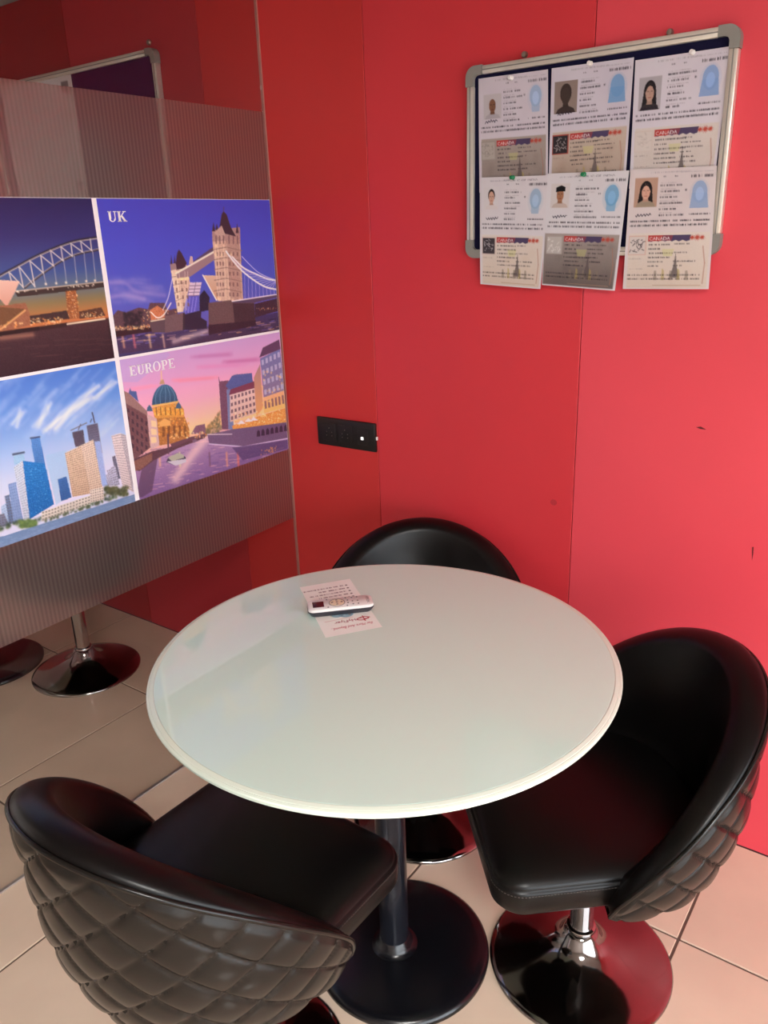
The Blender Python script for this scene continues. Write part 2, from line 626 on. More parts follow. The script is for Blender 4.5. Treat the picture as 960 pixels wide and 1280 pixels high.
# --- harbour bridge at dusk
cv = Canvas(W_, H_, seed=3)
cv.sky([(0, (40, 34, 82)), (0.22, (52, 50, 108)), (0.42, (62, 84, 142)), (0.52, (96, 112, 128)), (0.60, (132, 116, 82)), (0.68, (178, 118, 68)), (0.73, (190, 116, 72)), (0.74, (60, 42, 44)), (1.0, (44, 30, 38))])
cv.T = mapper(0, 240, 5.5615, Y_L0, Z_T1, W_, H_)
cv.fill([(-900, 1010), (0, 985), (270, 960), (460, 925), (740, 890), (780, 1250), (-900, 1700)], (74, 50, 54), grad=(48, 34, 42), noise=5)
for k in range(26):
    x = cv.rs.uniform(-500, 700); y = cv.rs.uniform(1000, 1200)
    cv.line([(x, y), (x + cv.rs.uniform(60, 200), y - 12)], 1.2, (104, 74, 72), 0.25)
cv.haze([(-800, 1050), (0, 1015), (220, 990)], 4, (176, 124, 100), 0.6)
up = bez([(-900, 1130), (-500, 860), (-200, 700), (0, 580), (120, 515), (220, 460), (350, 400), (500, 345), (640, 320), (720, 312)])
lo = bez([(170, 668), (240, 610), (330, 545), (430, 480), (540, 435), (690, 402)])
cv.line(up, 2.6, (44, 40, 58))
cv.line([(p[0], p[1] + 9) for p in up], 1.2, (190, 180, 170), 0.8)
cv.line(lo, 2.0, (60, 52, 60))
cv.line([(p[0], p[1] - 8) for p in lo], 0.9, (176, 166, 158), 0.8)
tx = [(60, 556, 75, 612), (130, 520, 160, 665), (205, 478, 240, 660), (280, 440, 298, 565), (348, 406, 368, 515), (420, 380, 435, 480), (490, 358, 500, 450), (556, 342, 570, 420), (624, 328, 634, 410)]
for i, (x, y, x2, y2) in enumerate(tx):
    cv.line([(x, y), (x2, y2)], 1.3, (206, 200, 196))
    if i + 1 < len(tx):
        nx = tx[i + 1]
        cv.line([(x + 8, y + 8), (nx[2], nx[3] - 2)], 1.3, (206, 200, 196))
for x in (300, 372, 440, 512, 580, 640):
    f = [q for q in lo if q[0] >= x][0][1]
    cv.line([(x, f), (x + 14 + x * 0.012, 640 - (x - 300) * 0.07)], 1.0, (170, 170, 176), 0.85)
    cv.dot((x + 16, 640 - (x - 300) * 0.07), 1.9, (255, 240, 210), soft=True)
cv.fill([(100, 690), (720, 622), (722, 662), (120, 730)], (58, 46, 44))
cv.line([(105, 690), (722, 624)], 1.4, (196, 180, 160), 0.9)
lights(cv, 26, 110, 700, 690, 700, (0.8, 1.5), ((255, 244, 220),), slope=-0.09)
cv.fill([(452, 690), (525, 682), (548, 875), (470, 885)], (150, 92, 58), noise=22)
lights(cv, 60, 455, 540, 690, 870, (0.5, 1.0))
cv.fill([(205, 860), (460, 822), (480, 880), (210, 915)], (62, 46, 46), noise=8)
cv.fill([(545, 830), (700, 800), (730, 860), (550, 880)], (86, 56, 46), noise=16)
lights(cv, 70, 210, 430, 880, 930, (0.6, 1.3), slope=-0.06)
lights(cv, 40, 560, 720, 840, 880, (0.5, 1.1), slope=-0.09)
cv.line([(460, 918), (725, 880)], 2.0, (226, 208, 180))
cv.fill([(-900, 640), (-60, 600), (0, 612), (135, 620), (100, 700), (45, 800), (0, 745), (-200, 800)], (226, 190, 176), grad=(206, 150, 130))
cv.fill([(-900, 800), (0, 790), (175, 770), (205, 850), (205, 925), (0, 970), (-900, 1030)], (150, 96, 72), noise=10)
cv.fill([(-500, 800), (0, 800), (170, 812), (40, 925), (-500, 960)], (112, 78, 54), noise=6)
cv.line([(0, 955), (172, 822)], 2.2, (238, 186, 120), 0.7)
lights(cv, 34, -300, 205, 900, 955, (0.8, 2.0), ((255, 214, 150), (255, 170, 90)))
cv.fill([(-900, 1010), (0, 970), (270, 932), (275, 958), (0, 1000), (-900, 1050)], (40, 28, 30))
cv.fill([(280, 935), (460, 905), (462, 935), (282, 960)], (54, 36, 36))
put_pic(cv, Y_L0, Z_T1, GAIN)

# --- bascule bridge with two towers in the blue hour
cv = Canvas(W_, H_, seed=4)
cv.sky([(0, (70, 70, 186)), (0.3, (74, 80, 196)), (0.55, (78, 88, 190)), (0.72, (88, 92, 184)), (0.86, (96, 92, 170)), (1, (60, 54, 92))])
cv.T = mapper(130, 250, 4.3636, Y_R0, Z_T1, W_, H_)
for k in range(60):
    x = cv.rs.uniform(0, 260); y = cv.rs.uniform(430, 560)
    cv.haze([(x, y), (x + cv.rs.uniform(30, 110), y + cv.rs.uniform(-8, 14))], cv.rs.uniform(2, 5), (156, 144, 204), 0.10)
cv.haze(bez([(20, 450), (110, 450), (180, 500), (330, 520)], 4), 4, (170, 152, 204), 0.4)
cv.haze(bez([(30, 530), (120, 520), (220, 540)], 4), 4, (176, 156, 206), 0.5)
# river
cv.fill([(40, 735), (300, 705), (560, 690), (950, 610), (960, 720), (60, 840)], (66, 58, 104), grad=(70, 52, 76), noise=5)
for k in range(90):
    x = cv.rs.uniform(60, 940); y = 800 - (x - 60) * 0.11 - cv.rs.uniform(0, 55)
    c = [(206, 170, 160), (120, 110, 190), (236, 190, 130), (44, 34, 60)][cv.rs.randint(4)]
    cv.line([(x, y), (x + cv.rs.uniform(14, 50), y - 5)], cv.rs.uniform(0.8, 2), c, 0.5)
for x, c in ((160, (240, 120, 120)), (100, (250, 190, 140)), (245, (255, 210, 150)), (320, (240, 200, 170))):
    cv.haze([(x, 735), (x + 10, 800)], 2.4, c, 0.55)
cv.haze([(380, 770), (560, 715)], 5, (222, 198, 196), 0.6)
# left bank
cv.fill([(40, 640), (75, 600), (120, 612), (190, 585), (240, 595), (250, 560), (330, 560), (345, 600), (400, 590), (400, 700), (260, 712), (48, 740)], (92, 66, 74), noise=10)
cv.fill([(50, 715), (258, 690), (262, 715), (52, 748)], (54, 34, 40))
lights(cv, 90, 45, 250, 690, 712, (0.6, 1.6), slope=-0.06)
lights(cv, 60, 190, 400, 600, 660, (0.6, 1.4))
cv.fill([(250, 600), (290, 575), (330, 600), (330, 640), (255, 655)], (196, 120, 84), noise=20)
for k in range(60):
    cv.dot((cv.rs.uniform(110, 215), cv.rs.uniform(608, 685)), cv.rs.uniform(2, 4), (40, 36, 46), 0.8, soft=True)
cv.fill([(250, 668), (430, 630), (430, 700), (330, 722), (262, 720)], (92, 74, 82))
cv.line([(255, 660), (340, 645)], 1.4, (240, 220, 190))
# left tower
STO, SHD, ROOF = (206, 176, 156), (140, 108, 102), (66, 46, 58)
cv.fill([(363, 380), (448, 350), (470, 460), (430, 610), (400, 610)], STO, noise=14)
cv.fill([(363, 380), (398, 368), (424, 610), (400, 612)], (224, 200, 176), noise=12)
cv.fill([(390, 345), (398, 290), (408, 270), (424, 292), (450, 345), (440, 372), (392, 382)], ROOF)
for x, y in ((366, 300), (384, 302)):
    cv.fill([(x - 5, 350), (x, y), (x + 6, 350)], ROOF)
cv.fill([(360, 350), (390, 345), (396, 378), (364, 385)], (150, 124, 124))
for k in range(4):
    cv.line([(372 + k * 5, 420 + k * 44), (432, 412 + k * 40)], 0.9, SHD)
lights(cv, 14, 405, 470, 412, 440, (1.5, 3), ((255, 226, 170),))
# high walkways
cv.fill([(390, 400), (600, 275), (604, 325), (470, 418), (398, 425)], (150, 122, 128))
cv.line([(392, 400), (600, 282)], 2.6, (246, 224, 206))
cv.fill([(470, 345), (596, 255), (600, 275), (470, 350)], (86, 70, 96))
cv.fill([(462, 350), (470, 308), (482, 308), (486, 345)], (196, 170, 160))
# bascules
cv.fill([(538, 410), (616, 412), (630, 545), (610, 545)], (212, 182, 160), grad=(196, 150, 120))
cv.line([(538, 410), (612, 545)], 2.0, (250, 236, 220))
cv.fill([(468, 450), (532, 448), (498, 620), (438, 620)], (96, 92, 190), noise=8)
cv.fill([(468, 450), (532, 448), (518, 520), (458, 524)], (214, 196, 214))
for k in range(4):
    cv.line([(466 - k * 4, 468 + k * 18), (528 - k * 4, 466 + k * 18)], 1.0, (120, 96, 130))
cv.line([(500, 450), (486, 524)], 1.0, (120, 96, 130))
for k in range(4):
    cv.line([(450 + k * 18, 530), (440 + k * 17, 618)], 0.9, (176, 176, 240), 0.8)
cv.fill([(440, 622), (530, 600), (528, 640), (560, 660), (560, 700), (430, 708)], (52, 42, 62))
cv.fill([(520, 520), (545, 490), (575, 530), (570, 600), (520, 610)], (46, 40, 60), noise=8)
# left pier
cv.fill([(332, 632), (430, 615), (428, 708), (332, 724)], (112, 88, 92), noise=6)
cv.fill([(430, 615), (440, 612), (440, 702), (428, 708)], (60, 48, 58))
# right tower
cv.fill([(590, 215), (740, 190), (745, 300), (758, 550), (620, 550), (600, 330)], STO, noise=14)
cv.fill([(655, 190), (740, 190), (745, 300), (758, 550), (690, 550), (668, 300)], (176, 142, 130), noise=14)
for y in (262, 318, 372, 430, 488):
    cv.line([(600, y + 8), (664, y - 4), (750, y + 14)], 1.2, SHD)
for y in (285, 338, 392, 450, 505):
    for x in (612, 628, 644, 680, 700, 722):
        cv.fill([(x, y), (x + 8, y - 1), (x + 9, y + 20), (x + 1, y + 21)], (116, 84, 84), 0.8)
cv.fill([(588, 165), (740, 150), (742, 215), (590, 228)], (170, 138, 132), noise=12)
cv.fill([(628, 150), (640, 80), (650, 62), (668, 82), (690, 150), (718, 200), (660, 185)], ROOF)
cv.line([(650, 66), (652, 40)], 1.1, (90, 66, 80))
for x, y, b in ((596, 120, 172), (724, 128, 182), (614, 130, 165), (640, 110, 160)):
    cv.fill([(x - 8, b), (x, y), (x + 9, b)], ROOF)
cv.fill([(600, 180), (640, 140), (660, 190), (640, 220)], (190, 160, 150), noise=10)
for x in (606, 626, 646, 676, 700, 722):
    cv.fill([(x, 195), (x + 7, 194), (x + 8, 240), (x + 1, 241)], (108, 76, 84), 0.7)
for x in (604, 618, 650, 668, 738):
    cv.line([(x, 240), (x + (16 if x < 640 else 14), 545)], 1.0, (246, 226, 200), .55)
for x, y in ((625, 540), (690, 300), (610, 300), (640, 300), (700, 545), (740, 545), (610, 250)):
    cv.dot((x, y), 4, (255, 232, 190), .6, soft=True)
for x in (372, 392, 408, 440, 456):
    cv.line([(x, 390), (x + (36 - (x - 372) * .5), 600)], 0.9, (250, 230, 200), .6)
for y in (440, 480, 520, 560):
    for x in (386, 416, 440):
        cv.fill([(x + (y - 440) * .12, y), (x + 9 + (y - 440) * .12, y - 1), (x + 10 + (y - 440) * .12, y + 18), (x + 1 + (y - 440) * .12, y + 19)], (126, 92, 84), .8)
# chains
ch = bez([(664, 280), (700, 330), (750, 385), (820, 440), (880, 474), (940, 488)])
ch2 = bez([(698, 310), (760, 370), (830, 405), (890, 430), (940, 440)])
ch3 = bez([(750, 308), (790, 350), (840, 395), (900, 425), (940, 436)])
for k in range(4, 66, 4):
    i = min(k, len(ch) - 1); j = min(k, len(ch2) - 1)
    cv.line([ch[i], ch2[j]], 0.8, (226, 214, 240), 0.8)
cv.line(ch, 2.4, (250, 244, 252)); cv.line(ch2, 2.0, (246, 240, 250)); cv.line(ch3, 1.1, (206, 200, 240))
for x in range(765, 940, 20):
    f = [q for q in ch if q[0] >= x]
    cv.line([(x, f[0][1] if f else 485), (x + 2, 548 - (x - 700) * 0.13)], 0.7, (210, 204, 240), 0.8)
cv.line(bez([(372, 430), (350, 530), (320, 600)]), 1.0, (240, 234, 246), 0.9)
cv.line(bez([(255, 610), (290, 640), (325, 625), (365, 560)]), 1.4, (246, 236, 226), 0.9)
cv.fill([(695, 552), (942, 512), (944, 530), (820, 560), (700, 566)], (86, 70, 96))
cv.line([(695, 552), (942, 514)], 1.6, (236, 226, 236))
# right pier and far bank
cv.fill([(820, 565), (944, 535), (946, 605), (822, 640)], (66, 46, 60), noise=8)
lights(cv, 24, 830, 940, 590, 600, (0.5, 1.0), slope=-0.05)
cv.fill([(568, 560), (690, 545), (700, 560), (815, 560), (826, 682), (570, 732)], (104, 80, 82), noise=7)
cv.fill([(700, 562), (818, 562), (824, 684), (712, 690)], (70, 50, 58), noise=6)
cv.fill([(568, 680), (826, 655), (826, 684), (570, 735)], (58, 40, 52), noise=5)
put_pic(cv, Y_R0, Z_T1, GAIN)

# --- lakeside skyline
cv = Canvas(W_, H_, seed=5)
cv.sky([(0, (74, 122, 206)), (0.2, (96, 142, 216)), (0.42, (150, 180, 226)), (0.62, (196, 204, 232)), (0.8, (214, 208, 228)), (1, (190, 196, 220))])
cv.T = mapper(0, 450, 5.335, Y_L0, Z_B1, W_, H_)
for k in range(150):
    x = cv.rs.uniform(-600, 760); y = cv.rs.uniform(110, 520); L = cv.rs.uniform(60, 190)
    cv.haze([(x, y), (x + L * 0.7, y - L * 0.72)], cv.rs.uniform(2, 6), (226, 232, 246), 0.10)
for p in ([(300, 480), (420, 360), (540, 260), (640, 180)], [(240, 440), (300, 350), (330, 300)], [(640, 260), (760, 150)], [(90, 440), (150, 340)], [(360, 470), (480, 340), (600, 250)]):
    for q in range(9):
        cv.haze([(x + cv.rs.uniform(-26, 26), y + cv.rs.uniform(-18, 18)) for x, y in p], cv.rs.uniform(1.5, 4), (240, 240, 248), 0.16)
def tower(cvs, pts, a, b, nx=0, ny=0, win=(90, 80, 90), al=0.7, noise=8):
    cvs.fill(pts, a, grad=b, noise=noise)
    A, B, C_, D = [np.array(p, float) for p in pts[:4]]       # TL TR BR BL
    for i in range(nx):
        for j in range(ny):
            u0, v0, u1, v1 = (i + .25) / nx, (j + .25) / ny, (i + .8) / nx, (j + .75) / ny
            f = lambda u, v: (A * (1 - u) + B * u) * (1 - v) + (D * (1 - u) + C_ * u) * v
            cvs.fill([f(u0, v0), f(u1, v0), f(u1, v1), f(u0, v1)], win, al)
tower(cv, [(-420, 900), (-330, 890), (-320, 1190), (-410, 1200)], (150, 160, 190), (130, 140, 170), 4, 10)
tower(cv, [(-300, 820), (-200, 805), (-180, 1170), (-285, 1180)], (130, 150, 190), (120, 136, 170), 4, 12)
tower(cv, [(-150, 950), (-60, 935), (-40, 1140), (-140, 1150)], (160, 166, 190), (140, 150, 176), 4, 8)
tower(cv, [(5, 975), (40, 950), (70, 1095), (20, 1110)], (180, 200, 226), (140, 158, 186), 3, 8, (120, 140, 176))
tower(cv, [(30, 905), (60, 895), (95, 1085), (60, 1092)], (110, 128, 160), (90, 106, 140), 2, 10)
tower(cv, [(52, 825), (105, 810), (155, 1070), (90, 1085)], (136, 160, 206), (122, 140, 178), 4, 14, (100, 124, 170))
tower(cv, [(-10, 1030), (25, 1020), (60, 1100), (-10, 1115)], (120, 124, 146), (100, 104, 126), 3, 5)
tower(cv, [(300, 635), (440, 598), (470, 900), (370, 965)], (160, 190, 226), (176, 196, 222), 0, 0, noise=3)
tower(cv, [(203, 525), (263, 512), (305, 720), (235, 720)], (86, 140, 206), (66, 120, 186), 5, 16, (60, 104, 170), 0.6)
cv.line([(203, 522), (262, 513)], 2, (70, 84, 120))
cv.fill([(88, 640), (155, 625), (168, 680), (92, 700)], (150, 190, 222), noise=8)
cv.line([(86, 630), (158, 616)], 2.4, (74, 88, 116))
tower(cv, [(90, 715), (150, 670), (197, 1060), (160, 1062)], (206, 216, 232), (186, 190, 202), 5, 22, (110, 120, 150), 0.6)
tower(cv, [(150, 672), (298, 690), (358, 960), (197, 1060)], (40, 126, 200), (30, 96, 164), 12, 20, (20, 84, 150), 0.55, 14)
lights(cv, 90, 170, 320, 720, 1020, (0.4, 0.9), ((140, 190, 230), (90, 160, 214)))
tower(cv, [(383, 795), (440, 775), (475, 915), (405, 940)], (60, 106, 168), (50, 90, 146), 6, 10, (40, 80, 134), 0.6)
tower(cv, [(738, 505), (800, 488), (890, 880), (815, 845)], (226, 212, 212), (206, 190, 190), 7, 22, (110, 96, 106), 0.6)
tower(cv, [(800, 488), (835, 500), (892, 760), (880, 880)], (200, 190, 196), (170, 160, 166), 4, 20, (96, 88, 100), 0.6)
tower(cv, [(745, 645), (765, 636), (800, 790), (770, 795)], (110, 108, 130), (96, 94, 116), 3, 9)
for x, y in ((708, 735), (735, 715), (690, 770)):
    tower(cv, [(x, y), (x + 30, y - 12), (x + 60, 830), (x + 26, 840)], (190, 190, 214), (166, 166, 190), 3, 8)
tower(cv, [(575, 440), (648, 420), (712, 835), (640, 845)], (96, 92, 110), (150, 164, 206), 6, 26, (70, 68, 88), 0.5)
cv.fill([(628, 545), (664, 540), (714, 835), (676, 842)], (150, 170, 216), noise=8)
tower(cv, [(478, 482), (552, 465), (566, 570), (500, 580)], (78, 74, 92), (88, 82, 98), 6, 6)
cv.line([(470, 470), (575, 420)], 1.2, (110, 100, 112)); cv.line([(520, 465), (535, 430)], 1.2, (90, 80, 92))
cv.line([(612, 352), (628, 418)], 1.6, (66, 60, 76)); cv.line([(600, 415), (608, 395)], 1.2, (66, 60, 76))
tower(cv, [(430, 620), (620, 530), (682, 860), (480, 912)], (226, 206, 188), (206, 180, 158), 16, 22, (120, 96, 92), 0.6)
tower(cv, [(430, 620), (538, 575), (600, 890), (480, 912)], (220, 194, 168), (196, 166, 140), 10, 22, (110, 84, 76), 0.65)
# shore
for k in range(120):
    x = cv.rs.uniform(-600, 850); y = 1120 - (x + 10) * 0.275 + cv.rs.uniform(-12, 16)
    cv.dot((x, y), cv.rs.uniform(2, 4), [(70, 92, 62), (94, 112, 70), (54, 70, 58)][cv.rs.randint(3)], 0.85, soft=True)
for k in range(70):
    cv.dot((cv.rs.uniform(690, 850), cv.rs.uniform(845, 900)), cv.rs.uniform(2, 4), [(86, 88, 56), (64, 72, 50)][cv.rs.randint(2)], 0.9, soft=True)
for k in range(60):
    cv.dot((cv.rs.uniform(125, 235), cv.rs.uniform(1065, 1110)), cv.rs.uniform(2, 4), [(110, 134, 72), (80, 104, 62)][cv.rs.randint(2)], 0.9, soft=True)
tower(cv, [(275, 1010), (600, 900), (600, 960), (275, 1075)], (214, 204, 192), (190, 180, 168), 16, 3, (96, 92, 90), 0.7)
tower(cv, [(595, 865), (685, 845), (690, 930), (600, 950)], (220, 206, 194), (196, 182, 170), 6, 5, (110, 100, 96), 0.7)
for k in range(50):
    x = cv.rs.uniform(280, 690)
    cv.dot((x, 1075 - (x - 275) * 0.33 + cv.rs.uniform(-6, 10)), cv.rs.uniform(1.5, 3), (72, 84, 60), 0.8, soft=True)
cv.fill([(-700, 1400), (-700, 1310), (0, 1178), (250, 1100), (560, 1000), (895, 892), (900, 960), (0, 1260)], (98, 122, 158), grad=(112, 136, 172), noise=5)
for k in range(60):
    x = cv.rs.uniform(-500, 880); y = 1190 - x * 0.32 + cv.rs.uniform(0, 50)
    cv.line([(x, y), (x + 40, y - 12)], 1, (150, 170, 198), 0.3)
put_pic(cv, Y_L0, Z_B1, GAIN)

# --- domed church by a river at sunset
cv = Canvas(W_, H_, seed=6)
cv.sky([(0, (196, 156, 206)), (0.2, (216, 158, 200)), (0.38, (240, 168, 188)), (0.52, (246, 186, 166)), (0.62, (250, 200, 140)), (0.68, (214, 160, 170)), (1, (150, 120, 160))])
cv.T = mapper(145, 410, 4.424, Y_R0, Z_B1, W_, H_)
cv.fill([(0, 160), (260, 110), (300, 150), (120, 300), (20, 300)], (176, 160, 214), 0.45)
for p, c in (([(440, 160), (620, 145)], (190, 120, 178)), ([(600, 190), (790, 172)], (196, 110, 168)), ([(330, 290), (540, 275)], (238, 140, 164)), ([(470, 220), (700, 205)], (216, 140, 190)), ([(80, 340), (220, 320)], (240, 150, 180)), ([(250, 130), (450, 100)], (200, 150, 200))):
    for q in range(6):
        cv.haze([(x + cv.rs.uniform(-30, 30), y + cv.rs.uniform(-8, 8)) for x, y in p], 3, c, 0.22)
# water
cv.fill([(90, 760), (220, 690), (420, 610), (520, 600), (700, 640), (950, 600), (960, 680), (560, 820), (140, 960)], (176, 140, 178), grad=(122, 92, 140), noise=6)
for k in range(230):
    x = cv.rs.uniform(180, 920); y = cv.rs.uniform(640, 900) - (x - 180) * 0.18
    c = [(240, 190, 190), (110, 84, 140), (226, 170, 170), (96, 76, 130)][cv.rs.randint(4)]
    cv.line([(x, y), (x + cv.rs.uniform(10, 40), y - 5)], cv.rs.uniform(0.7, 1.6), c, 0.45)
cv.fill([(150, 740), (230, 720), (200, 900), (150, 930), (110, 940)], (86, 62, 84), 0.7)
cv.haze([(490, 615), (420, 700), (330, 830)], 11, (244, 206, 196), 0.6)
for x, c in ((672, (250, 110, 70)), (610, (240, 160, 110)), (240, (240, 180, 120)), (350, (226, 226, 150)), (515, (110, 70, 90))):
    cv.haze([(x, 690), (x + 4, 760)], 2.4, c, 0.6)
# church
cv.fill([(212, 470), (375, 480), (405, 560), (405, 620), (235, 650)], (176, 116, 66), noise=18)
cv.fill([(200, 440), (345, 410), (375, 450), (378, 492), (215, 500)], (214, 150, 74), noise=18)
lights(cv, 60, 205, 370, 440, 485, (1.0, 2.0), ((255, 206, 110), (255, 176, 70)))
lights(cv, 60, 235, 400, 500, 610, (1.0, 2.2), ((255, 196, 100), (240, 150, 60)))
for x in (222, 246, 272, 300, 326, 352):
    cv.line([(x, 440), (x + 3, 480)], 1.6, (112, 70, 46), 0.8)
for x in (255, 285, 315, 345, 375):
    cv.fill([(x, 540), (x + 14, 538), (x + 15, 600), (x + 1, 602)], (110, 66, 44), 0.7)
cv.fill([(200, 435)] + [(271 + 72 * math.cos(a), 425 - 112 * math.sin(a)) for a in np.linspace(math.pi, 0, 24)] + [(345, 412)], (66, 106, 140), grad=(48, 76, 104), noise=8)
for x in (225, 248, 271, 294, 318):
    cv.line(bez([(x * 0.5 + 135, 322), (x - 4 if x < 271 else x + 4, 370), (x * 1.12 - 32, 425)]), 1.0, (110, 150, 176), 0.6)
cv.line([(203, 432), (345, 408)], 2.6, (236, 186, 110))
cv.fill([(240, 312), (248, 285), (262, 285), (270, 310)], (190, 150, 116))
cv.line([(252, 290), (250, 240)], 1.6, (226, 190, 140))
for x, y in ((345, 425), (185, 440)):
    cv.fill([(x - 16, y + 20), (x - 12, y), (x, y - 16), (x + 12, y), (x + 18, y + 20)], (70, 96, 124))
cv.fill([(240, 520), (268, 500), (302, 515), (300, 540), (242, 545)], (226, 170, 100))
# left embankment buildings
cv.fill([(28, 340), (70, 360), (170, 460), (190, 660), (100, 730), (60, 560)], (112, 78, 82), noise=10)
cv.fill([(28, 340), (70, 360), (172, 460), (174, 485), (60, 420), (34, 400)], (150, 116, 112), noise=8)
cv.fill([(70, 360), (80, 330), (84, 350), (112, 350), (125, 410)], (76, 96, 150))
for k in range(5):
    for j in range(5):
        x, y = 62 + k * 25, 440 + k * 18 + j * 44
        cv.fill([(x, y), (x + 12, y + 8), (x + 13, y + 30), (x + 1, y + 24)], (62, 44, 58), 0.8)
cv.fill([(172, 475), (225, 500), (240, 650), (192, 670)], (206, 170, 170), noise=8)
for j in range(3):
    cv.fill([(192, 510 + j * 46), (222, 515 + j * 44), (226, 548 + j * 42), (196, 545 + j * 46)], (246, 206, 150), 0.8)
cv.fill([(60, 740), (200, 680), (290, 660), (330, 640), (490, 590), (495, 605), (340, 665), (210, 730), (130, 790), (90, 780)], (92, 62, 72), noise=8)
cv.fill([(88, 740), (200, 690), (200, 730), (140, 780), (100, 790)], (130, 90, 80), noise=14)
# bridge, trees
cv.fill([(300, 640), (400, 605), (500, 580), (500, 596), (400, 625), (310, 662)], (104, 72, 84))
cv.fill([(415, 585), (440, 540), (490, 530), (500, 585)], (130, 92, 112), noise=14)
for k in range(150):
    x = cv.rs.uniform(495, 590)
    cv.dot((x, cv.rs.uniform(575 - (x - 480) * 1.25, 590)), cv.rs.uniform(1.5, 3.2), [(126, 116, 84), (96, 96, 78), (160, 126, 84)][cv.rs.randint(3)], 0.7, soft=True)
lights(cv, 50, 300, 500, 570, 610, (0.8, 1.8))
# right buildings
cv.fill([(565, 262), (572, 296), (620, 290), (640, 560), (585, 560)], (116, 78, 100), noise=10)
cv.fill([(605, 320), (640, 265), (660, 258), (750, 250), (755, 300), (630, 350)], (86, 96, 150), noise=8)
cv.fill([(610, 340), (640, 340), (650, 560), (620, 560)], (120, 130, 170), noise=8)
tower(cv, [(628, 370), (765, 330), (775, 470), (630, 520)], (226, 196, 190), (214, 176, 160), 7, 4, (112, 80, 92), 0.9)
cv.fill([(622, 372), (632, 340), (762, 295), (766, 332)], (126, 66, 86))
cv.fill([(760, 275), (795, 200), (812, 440), (775, 490)], (170, 130, 130), grad=(226, 160, 100))
tower(cv, [(795, 170), (905, 115), (930, 350), (815, 385)], (112, 116, 170), (140, 120, 150), 5, 4, (190, 186, 210), 0.8)
cv.fill([(790, 165), (810, 110), (900, 65), (907, 118)], (96, 66, 96))
tower(cv, [(812, 385), (925, 345), (935, 440), (818, 470)], (226, 170, 130), (250, 190, 110), 6, 1, (120, 84, 100), 0.8)
lights(cv, 30, 800, 925, 240, 460, (1.2, 2.6), ((255, 206, 120),))
cv.fill([(640, 540), (780, 490), (940, 440), (942, 530), (650, 575)], (226, 150, 80), noise=26)
lights(cv, 120, 650, 935, 470, 545, (0.8, 2.0), slope=-0.06)
for x, y in ((690, 520), (760, 502), (730, 508)):
    cv.fill([(x - 22, y + 12), (x, y - 10), (x + 26, y + 8)], (236, 216, 220))
cv.fill([(505, 590), (640, 560), (940, 520), (945, 612), (700, 655), (515, 640)], (112, 88, 120), noise=8)
for k in range(7):
    x = 776 + k * 25
    cv.fill([(x, 600 - k * 5), (x + 2, 572 - k * 5), (x + 10, 562 - k * 5), (x + 18, 572 - k * 5), (x + 20, 598 - k * 5)], (62, 40, 62))
cv.line([(515, 640), (700, 655), (945, 610)], 1.8, (206, 186, 216))
cv.line([(505, 588), (640, 586)], 1.2, (226, 206, 216))
cv.fill([(640, 660), (945, 618), (945, 665), (700, 730)], (80, 62, 104), 0.7, noise=8)
lights(cv, 26, 800, 890, 670, 700, (0.8, 1.8), ((255, 170, 80),), slope=-0.2)
# boat
cv.fill([(276, 740), (290, 712), (345, 690), (385, 712), (388, 740), (330, 760)], (70, 60, 84))
cv.fill([(285, 715), (340, 690), (375, 700), (375, 715), (310, 735)], (170, 170, 150))
cv.fill([(280, 738), (385, 722), (388, 740), (330, 760)], (196, 190, 200))
cv.fill([(420, 620), (440, 612), (452, 625), (425, 635)], (120, 96, 120))
cv.line([(290, 690), (287, 590)], 3, (96, 70, 84))
put_pic(cv, Y_R0, Z_B1, GAIN)

